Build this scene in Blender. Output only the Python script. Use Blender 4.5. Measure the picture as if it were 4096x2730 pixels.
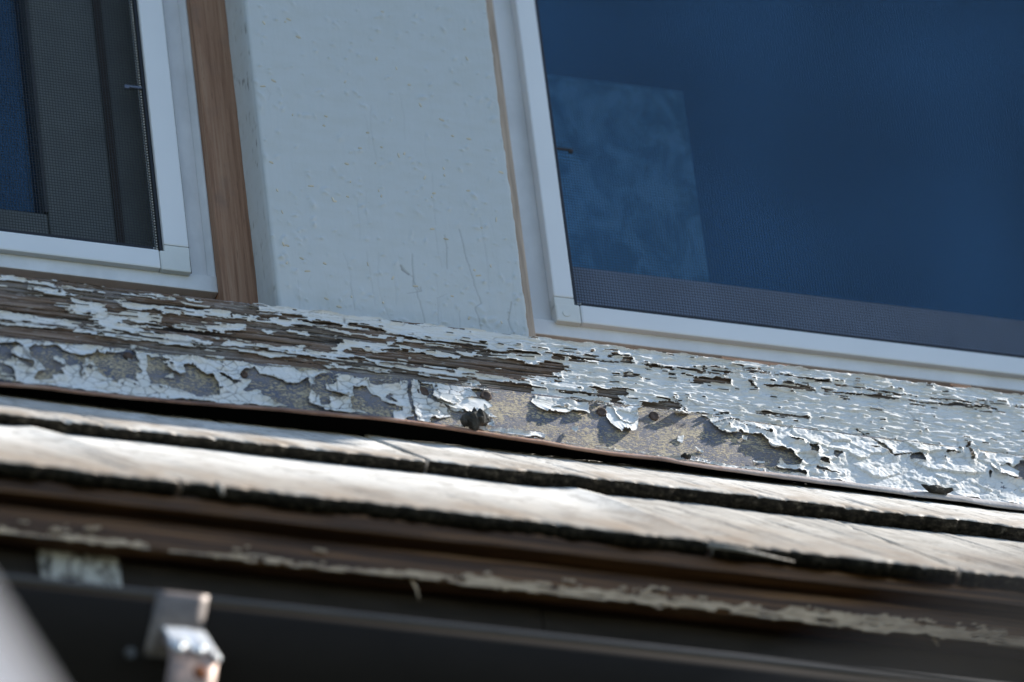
import bpy, math, random
import numpy as np
from mathutils import Vector, Matrix

random.seed(7)
scene = bpy.context.scene
for o in list(bpy.data.objects):
    bpy.data.objects.remove(o)
R = math.radians
MM = 0.001

# ------------------------------------------------------------------ camera
PITCH, YAW, ROLL, DIST, FPX = R(35), R(23.5), R(7.25), 7.0, 45000.0
right0 = Vector((math.cos(YAW), -math.sin(YAW), 0))
fwd = Vector((math.sin(YAW) * math.cos(PITCH), math.cos(YAW) * math.cos(PITCH), math.sin(PITCH)))
up0 = right0.cross(fwd)
right = math.cos(ROLL) * right0 - math.sin(ROLL) * up0
up = math.sin(ROLL) * right0 + math.cos(ROLL) * up0
cam_data = bpy.data.cameras.new("camera")
cam = bpy.data.objects.new("camera", cam_data)
scene.collection.objects.link(cam)
m = Matrix((right, up, -fwd)).transposed().to_4x4()
m.translation = -DIST * fwd
cam.matrix_world = m
cam_data.sensor_width = 36.0
cam_data.lens = FPX / 4096 * 36.0
cam_data.clip_start = 0.05
cam_data.clip_end = 2000
cam_data.dof.use_dof = True
cam_data.dof.focus_distance = 7.0
cam_data.dof.aperture_fstop = 5.9
cam_data.dof.aperture_blades = 0
scene.camera = cam

# ------------------------------------------------------------------ sky and sun
SUN_DIR = Vector((0.775, -0.060, 0.63)).normalized()          # towards the sun: almost parallel to the wall
SUN_EL = math.asin(SUN_DIR.z)
SUN_AZ = math.atan2(SUN_DIR.x, SUN_DIR.y)
world = bpy.data.worlds.new("World")
scene.world = world
world.use_nodes = True
wn = world.node_tree
sky = wn.nodes.new("ShaderNodeTexSky")
sky.sky_type = 'NISHITA'
sky.sun_disc = False
sky.sun_elevation = SUN_EL
sky.sun_rotation = SUN_AZ
sky.dust_density = 0.3
sky.ozone_density = 3.0
wn.links.new(sky.outputs[0], wn.nodes["Background"].inputs[0])
wn.nodes["Background"].inputs[1].default_value = 0.12
sun_data = bpy.data.lights.new("sun", 'SUN')
sun_data.energy = 4.8
sun_data.angle = R(0.5)
sun_data.color = (1.0, 0.94, 0.86)
sun = bpy.data.objects.new("sun", sun_data)
scene.collection.objects.link(sun)
sun.rotation_euler = SUN_DIR.to_track_quat('Z', 'Y').to_euler()
sun.location = (3, -2, 4)
scene.view_settings.view_transform = 'Standard'
scene.view_settings.look = 'None'
scene.view_settings.gamma = 1.0
scene.view_settings.use_curve_mapping = False
scene.view_settings.exposure = 0.95
scene.render.engine = 'CYCLES'
scene.cycles.max_bounces = 8
scene.cycles.transparent_max_bounces = 16

# ------------------------------------------------------------------ helpers
def hash2(ix, iy, seed):
    n = (ix.astype(np.int64) * 374761393 + iy.astype(np.int64) * 668265263 + seed * 974711) & 0xFFFFFFFF
    n = ((n ^ (n >> 13)) * 1274126177) & 0xFFFFFFFF
    n = n ^ (n >> 16)
    return (n & 0xFFFFFF) / float(0xFFFFFF)

def vnoise(x, y, seed=0):
    x, y = np.broadcast_arrays(np.asarray(x, float), np.asarray(y, float))
    ix, iy = np.floor(x), np.floor(y)
    fx, fy = x - ix, y - iy
    fx = fx * fx * (3 - 2 * fx); fy = fy * fy * (3 - 2 * fy)
    a = hash2(ix, iy, seed); b = hash2(ix + 1, iy, seed)
    c = hash2(ix, iy + 1, seed); d = hash2(ix + 1, iy + 1, seed)
    return (a * (1 - fx) + b * fx) * (1 - fy) + (c * (1 - fx) + d * fx) * fy

def fbm(x, y, seed=0, oct=3):
    s, a, t = 0, 1.0, 0
    for k in range(oct):
        s = s + a * vnoise(x * 2 ** k, y * 2 ** k, seed + 31 * k); t += a; a *= 0.5
    return s / t                                               # 0..1

def tag(o, label=None, cat=None, group=None, kind=None):
    if label: o['label'] = label
    if cat: o['category'] = cat
    if group: o['group'] = group
    if kind: o['kind'] = kind
    return o

def thing(name, loc, label, cat, group=None):
    o = bpy.data.objects.new(name, None)
    o.empty_display_size = 0.02
    scene.collection.objects.link(o)
    o.location = Vector(loc) * MM
    return tag(o, label, cat, group)

def world_loc(o):
    v = Vector((0, 0, 0))
    while o is not None:
        v += o.location; o = o.parent
    return v

def link(name, me, mats, parent=None, smooth=False):
    """verts of me are in millimetres of the house; makes ONE object under parent"""
    o = bpy.data.objects.new(name, me)
    scene.collection.objects.link(o)
    for mt in (mats if isinstance(mats, (list, tuple)) else [mats]):
        me.materials.append(mt)
    base = world_loc(parent) if parent else Vector((0, 0, 0))
    n = len(me.vertices)
    co = np.empty(n * 3, np.float64)
    me.vertices.foreach_get('co', co)
    co = co.reshape(-1, 3) * MM - np.array(base)
    if parent is not None:
        o.parent = parent
    else:
        c = (co.min(0) + co.max(0)) / 2; c[2] = co[:, 2].min()
        co -= c; o.location = c
    me.vertices.foreach_set('co', co.astype(np.float32).ravel())
    if smooth:
        me.polygons.foreach_set('use_smooth', np.ones(len(me.polygons), bool))
    me.update()
    return o

def quads(name, V, F, mats, parent=None, smooth=False, mat_index=None, attrs=None):
    V = np.asarray(V, np.float32); F = np.asarray(F, np.int32)
    me = bpy.data.meshes.new(name)
    me.vertices.add(len(V)); me.vertices.foreach_set('co', V.ravel())
    k = F.shape[1]
    me.loops.add(F.size); me.loops.foreach_set('vertex_index', F.ravel())
    me.polygons.add(len(F))
    me.polygons.foreach_set('loop_start', np.arange(0, F.size, k, dtype=np.int32))
    me.polygons.foreach_set('loop_total', np.full(len(F), k, np.int32))
    if mat_index is not None:
        me.polygons.foreach_set('material_index', np.asarray(mat_index, np.int32))
    me.update(calc_edges=True)
    for key, val in (attrs or {}).items():
        at = me.attributes.new(key, 'FLOAT', 'POINT')
        at.data.foreach_set('value', np.asarray(val, np.float32))
    return link(name, me, mats, parent, smooth)

class MB:
    """collects shapes (millimetres) that become one mesh object"""
    def __init__(self): self.v, self.f, self.mi = [], [], []
    def add(self, vs, fs, mi=0):
        n = len(self.v); self.v += [tuple(p) for p in vs]
        self.f += [tuple(n + i for i in f) for f in fs]; self.mi += [mi] * len(fs); return self
    def box(self, x0, x1, y0, y1, z0, z1, b=0.0, mi=0):
        """box with its edges bevelled by b"""
        if b <= 0:
            vs = [(x, y, z) for x in (x0, x1) for y in (y0, y1) for z in (z0, z1)]
            return self.add(vs, [(0, 1, 3, 2), (4, 6, 7, 5), (0, 4, 5, 1), (2, 3, 7, 6), (0, 2, 6, 4), (1, 5, 7, 3)], mi)
        import bmesh
        bm = bmesh.new(); bmesh.ops.create_cube(bm, size=1)
        for v in bm.verts:
            v.co = Vector(((x0 + x1) / 2 + v.co.x * (x1 - x0), (y0 + y1) / 2 + v.co.y * (y1 - y0), (z0 + z1) / 2 + v.co.z * (z1 - z0)))
        bmesh.ops.bevel(bm, geom=bm.edges[:] , offset=b, segments=2, profile=0.6, affect='EDGES')
        bm.verts.ensure_lookup_table()
        for i, v in enumerate(bm.verts): v.index = i
        self.add([v.co[:] for v in bm.verts], [[v.index for v in f.verts] for f in bm.faces], mi)
        bm.free(); return self
    def tube(self, pts, rad, n=8, cap=True, mi=0):
        pts = [Vector(p) for p in pts]
        if not hasattr(rad, '__len__'): rad = [rad] * len(pts)
        rings = []
        ref = Vector((0, 0, 1)) if abs((pts[-1] - pts[0]).normalized().z) < 0.9 else Vector((1, 0, 0))
        for i, p in enumerate(pts):
            d = (pts[min(i + 1, len(pts) - 1)] - pts[max(i - 1, 0)]).normalized()
            a = d.cross(ref).normalized(); b = d.cross(a)
            rings.append([p + rad[i] * (math.cos(2 * math.pi * k / n) * a + math.sin(2 * math.pi * k / n) * b) for k in range(n)])
        vs = [q for r in rings for q in r]; fs = []
        for i in range(len(pts) - 1):
            for k in range(n):
                fs.append((i * n + k, i * n + (k + 1) % n, (i + 1) * n + (k + 1) % n, (i + 1) * n + k))
        if cap:
            fs.append(tuple(range(n))[::-1]); fs.append(tuple((len(pts) - 1) * n + k for k in range(n)))
        return self.add(vs, fs, mi)
    def sweep_x(self, prof, x0, x1, nx=2, closed=True, fn=None, mi=0):
        """profile of (y,z) points swept along X; fn(x, j, y, z) may move each point"""
        xs = np.linspace(x0, x1, nx); n = len(prof); vs, fs = [], []
        for x in xs:
            for j, (y, z) in enumerate(prof):
                vs.append(fn(x, j, y, z) if fn else (x, y, z))
        for i in range(nx - 1):
            for j in range(n if closed else n - 1):
                k = (j + 1) % n
                fs.append((i * n + j, (i + 1) * n + j, (i + 1) * n + k, i * n + k))
        if closed:
            fs.append(tuple(range(n))); fs.append(tuple((nx - 1) * n + j for j in range(n))[::-1])
        return self.add(vs, fs, mi)
    def build(self, name, mats, parent=None, smooth=False):
        me = bpy.data.meshes.new(name)
        me.from_pydata(self.v, [], self.f)
        me.polygons.foreach_set('material_index', np.array(self.mi, np.int32))
        return link(name, me, mats, parent, smooth)

# ------------------------------------------------------------------ materials
class NT:
    def __init__(self, name, rough=0.6, spec=0.5):
        self.m = bpy.data.materials.new(name); self.m.use_nodes = True
        self.t = self.m.node_tree; self.b = self.t.nodes["Principled BSDF"]
        self.b.inputs['Roughness'].default_value = rough
        self.b.inputs['Specular IOR Level'].default_value = spec
        self.pos = self.n('ShaderNodeNewGeometry').outputs['Position']
    def n(self, kind, **kw):
        x = self.t.nodes.new(kind)
        for k, v in kw.items(): setattr(x, k, v)
        return x
    def l(self, a, b): self.t.links.new(a, b)
    def noise(self, scale=(1, 1, 1), detail=4, rough=0.55, dist=0.0, off=(0, 0, 0)):
        """noise with scale given per millimetre wavelength"""
        mp = self.n('ShaderNodeMapping'); self.l(self.pos, mp.inputs[0])
        mp.inputs['Scale'].default_value = [1000.0 / s for s in scale]
        mp.inputs['Location'].default_value = off
        t = self.n('ShaderNodeTexNoise'); self.l(mp.outputs[0], t.inputs['Vector'])
        t.inputs['Scale'].default_value = 1.0
        t.inputs['Detail'].default_value = detail; t.inputs['Roughness'].default_value = rough
        t.inputs['Distortion'].default_value = dist
        return t.outputs['Fac']
    def ramp(self, fac, stops):
        r = self.n('ShaderNodeValToRGB'); self.l(fac, r.inputs[0])
        e = r.color_ramp.elements
        while len(e) < len(stops): e.new(0.5)
        for el, (p, c) in zip(e, stops):
            el.position = p; el.color = (c, c, c, 1) if not hasattr(c, '__len__') else (*c, 1)
        return r.outputs[0]
    def mix(self, fac, a, b, mode='MIX'):
        x = self.n('ShaderNodeMix', data_type='RGBA', blend_type=mode)
        for sock, val in ((x.inputs[0], fac), (x.inputs[6], a), (x.inputs[7], b)):
            if hasattr(val, 'is_output') or isinstance(val, bpy.types.NodeSocket): self.l(val, sock)
            elif hasattr(val, '__len__'): sock.default_value = (*val, 1)
            else: sock.default_value = val
        return x.outputs[2]
    def attr(self, name):
        a = self.n('ShaderNodeAttribute'); a.attribute_name = name; return a.outputs['Fac']
    def bump(self, h, dist=0.3, strength=1.0):
        b = self.n('ShaderNodeBump'); self.l(h, b.inputs['Height'])
        b.inputs['Distance'].default_value = dist * MM; b.inputs['Strength'].default_value = strength
        self.l(b.outputs[0], self.b.inputs['Normal']); return self
    def color(self, c):
        if hasattr(c, '__len__'): self.b.inputs['Base Color'].default_value = (*c, 1)
        else: self.l(c, self.b.inputs['Base Color'])
        return self
    def rough(self, s): self.l(s, self.b.inputs['Roughness']); return self
    def metal(self, v): self.b.inputs['Metallic'].default_value = v; return self

def m_paint(name, a=(.70, .71, .71), b=(.65, .64, .60), bumpd=0.25, grain=(9, 4, 1.4)):
    t = NT(name, 0.85, 0.12)
    c = t.mix(t.ramp(t.noise((22, 22, 9), 4), [(0.42, 0), (0.72, 1)]), a, b)
    d = t.attr('dirt')
    c = t.mix(d, c, (.075, .06, .05))
    spk = t.ramp(t.noise((1.6, 1.6, 1.0), 2), [(0.70, 0), (0.76, 1)])
    c = t.mix(t.mix(spk, (0, 0, 0), (.35, .35, .35)), c, (.35, .31, .25))
    t.color(c)
    t.bump(t.noise(grain, 5, 0.65), bumpd)
    return t.m

def m_weathered():
    t = NT('weathered_wood', 0.85, 0.2)
    g = t.noise((60, 8, 1.1), 5, 0.65)
    c = t.ramp(g, [(0.28, (.035, .026, .021)), (0.42, (.135, .090, .066)), (0.56, (.225, .165, .13)), (0.72, (.33, .285, .255))])
    hue = t.ramp(t.noise((70, 30, 14), 2), [(0.45, 0), (0.6, 1)])
    c = t.mix(hue, c, t.ramp(g, [(0.28, (.045, .038, .034)), (0.5, (.175, .15, .135)), (0.72, (.36, .345, .33))]))
    res = t.ramp(t.noise((7, 5, 0.9), 4, 0.6, off=(3, 0, 1)), [(0.60, 0), (0.66, 1)])
    c = t.mix(t.mix(res, (0, 0, 0), (.55, .55, .55)), c, (.50, .50, .49))
    d = t.attr('dirt')
    c = t.mix(d, c, (.012, .01, .009))
    t.color(c); t.bump(t.noise((45, 6, 0.7), 4, 0.7), 0.5)
    return t.m

def m_flashing():
    t = NT('flashing_metal', 0.6, 0.4)
    base = t.ramp(t.noise((30, 30, 18), 4), [(0.35, (.105, .12, .165)), (0.55, (.18, .175, .19)), (0.70, (.16, .135, .125))])
    sp = t.noise((2.4, 2.4, 1.0), 5, 0.72)
    patch = t.noise((26, 20, 12), 3, off=(1, 2, 3))
    s2 = t.mix(0.30, sp, patch)
    mask = t.ramp(s2, [(0.512, 0), (0.530, 1)])
    c = t.mix(mask, base, t.mix(t.noise((5, 5, 5), 2), (.42, .345, .22), (.50, .43, .31)))
    wh = t.ramp(t.noise((14, 10, 5), 5, .7, off=(7, 1, 0)), [(0.66, 0), (0.72, 1)])
    c = t.mix(t.mix(wh, (0, 0, 0), (.4, .4, .4)), c, (.5, .5, .52))
    t.color(c)
    t.bump(t.mix(0.35, mask, t.noise((1.2, 1.2, 1.2), 2)), 0.55)
    return t.m

def m_rust():
    t = NT('rusty_lip', 0.6, 0.4)
    n = t.noise((30, 12, 9), 5, .6)
    c = t.ramp(n, [(0.35, (.13, .065, .045)), (0.5, (.28, .15, .10)), (0.66, (.36, .24, .18))])
    sx = t.n('ShaderNodeSeparateXYZ'); t.l(t.pos, sx.inputs[0])
    mr = t.n('ShaderNodeMapRange'); t.l(sx.outputs[0], mr.inputs[0])
    mr.inputs[1].default_value = 0.03; mr.inputs[2].default_value = 0.22
    gre = t.ramp(t.noise((12, 8, 6), 4), [(0.3, (.26, .25, .25)), (0.62, (.42, .40, .40)), (0.74, (.30, .20, .16))])
    t.color(t.mix(mr.outputs[0], c, gre)); t.bump(t.noise((2.5, 2.5, 2.5), 4), 0.35)
    return t.m

def m_plain(name, col, rough=0.5, spec=0.5, var=0.0, scale=(30, 30, 30), bump=0.0, bs=(2, 2, 2), metal=0.0):
    t = NT(name, rough, spec)
    if var:
        lo = tuple(c * (1 - var) for c in col); hi = tuple(min(c * (1 + var), .9) for c in col)
        t.color(t.mix(t.ramp(t.noise(scale, 5, .6), [(0.35, 0), (0.65, 1)]), lo, hi))
    else: t.color(col)
    if bump: t.bump(t.noise(bs, 4), bump)
    t.metal(metal)
    return t.m

def m_rawwood(name, vertical=True, k=1.0):
    t = NT(name, 0.7, 0.25)
    sc = (2.2, 2.2, 90) if vertical else (90, 2.2, 2.2)
    g = t.noise(sc, 5, .6)
    c = t.ramp(g, [(0.30, (.19 * k, .098 * k, .060 * k)), (0.48, (.29 * k, .165 * k, .105 * k)), (0.70, (.36 * k, .225 * k, .15 * k))])
    fine = t.ramp(t.noise((0.7, 0.7, 14) if vertical else (14, .7, .7), 2), [(0.62, 0), (0.70, 1)])
    c = t.mix(t.mix(fine, (0, 0, 0), (.5, .5, .5)), c, (.11 * k, .055 * k, .035 * k))
    blot = t.ramp(t.noise((16, 16, 24), 3), [(0.55, 0), (0.75, 1)])
    c = t.mix(t.mix(blot, (0, 0, 0), (.35, .35, .35)), c, (.13 * k, .10 * k, .09 * k))
    t.color(c); t.bump(g, 0.15)
    return t.m

def m_shingle():
    t = NT('weathered_shingle', 0.62, 0.45)
    # grain runs down the slope: coordinates (x, slope)
    mp = t.n('ShaderNodeMapping'); t.l(t.pos, mp.inputs[0]); mp.inputs['Rotation'].default_value = (R(-42), 0, R(-12))
    t.pos = mp.outputs[0]
    g = t.noise((3.4, 150, 60), 5, .62)
    c = t.ramp(g, [(0.26, (.05, .05, .05)), (0.40, (.24, .22, .19)), (0.58, (.40, .37, .32)), (0.75, (.54, .51, .455))])
    c = t.mix(t.attr('plain'), c, t.mix(t.noise((9, 60, 40), 3), (.60, .58, .53), (.74, .72, .68)))
    pit = t.ramp(t.noise((2.2, 16, 14), 2, .5, off=(9, 5, 1)), [(0.68, 0), (0.72, 1)])
    c = t.mix(t.mix(pit, (0, 0, 0), (.7, .7, .7)), c, (.10, .10, .105))
    ck = t.ramp(t.noise((2.4, 60, 30), 3, .6, off=(2, 5, 1)), [(0.63, 0), (0.68, 1)])
    c = t.mix(t.mix(ck, (0, 0, 0), (.75, .75, .75)), c, (.05, .055, .065))
    w = t.attr('wear')
    st = t.ramp(t.noise((26, 26, 18), 5, .66, .8, off=(4, 8, 2)), [(0.50, 0), (0.62, 1)])
    c = t.mix(t.mix(st, (0, 0, 0), (.42, .42, .42)), c, (.16, .135, .105))
    st2 = t.ramp(t.noise((9, 30, 16), 5, .7, .5, off=(1, 3, 7)), [(0.58, 0), (0.66, 1)])
    c = t.mix(t.mix(st2, (0, 0, 0), (.5, .5, .5)), c, (.13, .12, .105))
    wr = t.mix(t.ramp(t.noise((30, 40, 30), 4), [(0.3, 0), (0.7, 1)]), (0, 0, 0), (1, 1, 1))
    wm = t.n('ShaderNodeMath', operation='MULTIPLY'); t.l(w, wm.inputs[0]); t.l(wr, wm.inputs[1])
    c = t.mix(wm.outputs[0], c, (.26, .195, .135))
    t.color(c); t.bump(t.noise((2.0, 60, 40), 4, .7), 0.35)
    return t.m

def m_butt():
    t = NT('shaded_end_grain', .95, .05)  # end grain, darkened further for the shade on the unlit butts
    c = t.ramp(t.noise((5, 5, 2.5), 5, .65), [(0.40, (.012, .011, .009)), (0.56, (.030, .026, .020)), (0.66, (.07, .06, .045)), (0.76, (.20, .175, .135))])
    t.color(c); t.bump(t.noise((3, 3, 2), 4), .6)
    return t.m

def m_trim():
    t = NT('brown_trim', 0.65, 0.35)
    g = t.noise((140, 6, 2.6), 5, .62)
    c = t.ramp(g, [(0.3, (.020, .012, .008)), (0.5, (.095, .048, .025)), (0.66, (.24, .12, .052))])
    t.color(c); t.bump(g, .5)
    return t.m

def m_glass(name='window_glass', f0=.12):
    m_ = bpy.data.materials.new(name); m_.use_nodes = True
    t = m_.node_tree; t.nodes.remove(t.nodes['Principled BSDF'])
    fr = t.nodes.new('ShaderNodeMapRange'); lw = t.nodes.new('ShaderNodeLayerWeight'); pw = t.nodes.new('ShaderNodeMath'); pw.operation = 'POWER'; pw.inputs[1].default_value = 4.0
    t.links.new(lw.outputs['Facing'], pw.inputs[0]); t.links.new(pw.outputs[0], fr.inputs[0]); fr.inputs[3].default_value = f0; fr.inputs[4].default_value = 1.0
    tr = t.nodes.new('ShaderNodeBsdfTransparent'); tr.inputs[0].default_value = (.80, .86, .90, 1)
    gl = t.nodes.new('ShaderNodeBsdfGlossy'); gl.inputs['Roughness'].default_value = 0.02
    gl.inputs['Color'].default_value = (.34, .74, 1, 1)
    mx = t.nodes.new('ShaderNodeMixShader')
    t.links.new(fr.outputs[0], mx.inputs[0]); t.links.new(tr.outputs[0], mx.inputs[1]); t.links.new(gl.outputs[0], mx.inputs[2])
    t.links.new(mx.outputs[0], t.nodes['Material Output'].inputs[0])
    return m_

M = dict(
    paint=m_paint('peeling_paint'),
    board=m_paint('casing_paint', (.54, .57, .58), (.52, .545, .54), 0.18, (1.6, 1.6, 14)),
    chip=m_plain('cream_chip', (.60, .55, .45), .6, .3, .15),
    wood=m_weathered(), flash=m_flashing(), rust=m_rust(),
    vinyl=m_plain('white_vinyl', (.71, .72, .73), .42, .5, .09, (28, 28, 40)),
    frame=m_plain('white_screen_frame', (.78, .79, .80), .32, .5, .03, (90, 90, 90)),
    corner=m_plain('ivory_plastic', (.70, .71, .68), .45, .5, .04),
    beadc=m_plain('dark_glazing_bead', (.045, .048, .05), .5, .4),
    black=m_plain('black_rubber', (.012, .012, .014), .5, .4),
    mesh=m_plain('screen_wire', (.030, .032, .036), .55, .5),
    bead=m_plain('sunlit_wire', (.55, .54, .50), .6, .4, .2),
    sash=m_plain('grey_sash', (.135, .148, .142), .5, .4, .12),
    sash2=m_plain('mauve_sash', (.25, .30, .41), .5, .4, .08),
    groove=m_plain('brown_gap_shade', (.035, .025, .018), .6, .3),
    raw=m_rawwood('raw_wood', True, 1.1), rawh=m_rawwood('raw_subsill', False, 1.15), pale=m_rawwood('pale_shim', False, 1.9), pink=m_plain('planed_wood', (.46, .36, .28), .7, .3, .2, (2, 2, 40)),
    shingle=m_shingle(), butt=m_butt(),
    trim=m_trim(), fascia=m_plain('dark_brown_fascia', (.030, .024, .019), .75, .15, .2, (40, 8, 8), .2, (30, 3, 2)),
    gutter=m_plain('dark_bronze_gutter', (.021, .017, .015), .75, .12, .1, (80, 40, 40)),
    lip=m_plain('gutter_lip_metal', (.062, .055, .049), .5, .5, .15, (50, 10, 10)),
    strap=m_plain('galvanised_strap', (.17, .14, .125), .55, .45, .3, (25, 12, 10), .2, (3, 3, 3), .4),
    lowstrap=m_plain('rusty_pink_strap', (.36, .25, .20), .5, .4, .35, (9, 9, 16), .3, (3, 3, 3), .2),
    foil=m_plain('bright_foil', (.82, .85, .88), .22, .5, .08, (8, 8, 8), .6, (7, 7, 7), .35),
    rustspot=m_plain('rust', (.20, .065, .025), .85, .2, .4, (5, 5, 5), .4),
    tab=m_plain('blue_grey_tab', (.09, .11, .16), .5),
    nail=m_plain('rusty_nail', (.085, .058, .046), .8, .3, .5, (3, 3, 3), .5, (1.5, 1.5, 1.5)),
    debris=m_plain('dark_bark', (.045, .045, .042), .9, .2, .6, (6, 6, 6), 1.0, (3, 3, 3)),
    gap_shade=m_plain('gap_black', (.012, .012, .013), .95, .05),
    dark=m_plain('dark_room', (.02, .02, .022), .9, .1),
    wall=m_plain('wall_paint', (.6, .6, .58), .7, .3, .1),
    white=m_plain('white_pole_paint', (.50, .50, .53), .5, .4, .05),
    bark=m_plain('sapling_bark', (.16, .12, .10), .9, .2, .3),
    leaf=m_plain('leaf_green', (.06, .09, .03), .6, .3, .3),
    ground=m_plain('lawn', (.035, .042, .022), .95, .1, .4, (300, 300, 300)),
    glass=m_glass(), glass2=m_glass('dim_reflection_glass', .065),  # glass2 mirrors less, to imitate a darker reflection in the left pane
)
t = NT('mottled_reflection', .6, .3)
t.color(t.mix(t.ramp(t.noise((20, 20, 30), 6, .6, .6), [(0.40, 0), (0.60, 1)]), (.08, .17, .20), (.30, .46, .54)))  # pale reflection of trees in the pane, painted as a mottled colour
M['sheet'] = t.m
t = NT('old_block_paint', .7, .3)
t.color(t.ramp(t.noise((11, 11, 18), 5, .6, 1.5), [(0.36, (.03, .026, .022)), (0.46, (.20, .185, .16)), (0.58, (.48, .46, .41))]))
M['block'] = t.m
t = NT('lower_paint', .6, .3)
t.color(t.mix(t.ramp(t.noise((14, 6, 4), 4), [(0.35, 0), (0.65, 1)]), (.40, .28, .175), (.64, .47, .31))); t.bump(t.noise((6, 3, 2), 4), .4)
M['lowpaint'] = t.m

# ================================================================== large structure
obj = MB().box(-60000, 60000, -60000, 60000, -5700, -5600).build('ground', M['ground'])
tag(obj, kind='structure')

house = thing('house_wall', (0, 60, -5600), 'painted house wall that holds the two windows and carries the skirt roof', 'wall')
MB().box(-2600, 2600, 2, 120, -5600, -100).build('lower_wall', M['wall'], house)
MB().box(-2600, 2600, 2, 120, 640, 1100).build('upper_wall', M['wall'], house)
MB().box(-149, 8, 2, 120, -100, 640).build('mullion_post', M['wall'], house)
MB().box(-2600, -700, 2, 120, -100, 640).build('side_wall', M['wall'], house)
MB().box(622, 2600, 2, 120, -100, 640).build('side_wall', M['wall'], house)
MB().box(-700, -560, 0, 120, -3, 640, 2).build('side_casing', M['board'], house)
MB().box(482, 622, 0, 120, -3, 640, 2).build('side_casing', M['board'], house)  # unseen casing, set where its shadow covers the right window
MB().box(-2600, 2600, -5.2, 1.5, -140, -52).build('gap_shade_strip', M['gap_shade'], house)  # black strip added to paint the shade in the gap under the flashing lip
r = MB()
r.box(-2600, 2600, 2400, 2420, -700, 1100).box(-2600, 2600, 121, 2400, -720, -700).box(-2600, 2600, 121, 2400, 1100, 1120)
r.box(-2620, -2600, 121, 2400, -700, 1100).box(2600, 2620, 121, 2400, -700, 1100)
r.build('dark_room', M['dark'], house)

# unseen eave, added and sized so its shadow covers windows and left sill
eave = thing('shade_eave', (0, -60, 800), 'unseen white eave above the windows, added to shade them and the left of the sill', 'eave')
MB().box(-2600, 1000, -134, 60, 800, 822, 2).build('soffit', M['wall'], eave)
MB().box(-2600, 1002, -150, -134.5, 790, 900, 2).build('shade_eave_fascia', M['wall'], eave)
MB().box(-2600, 1000, -133, 60, 823, 1000).build('shade_eave_deck', M['wall'], eave)

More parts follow.
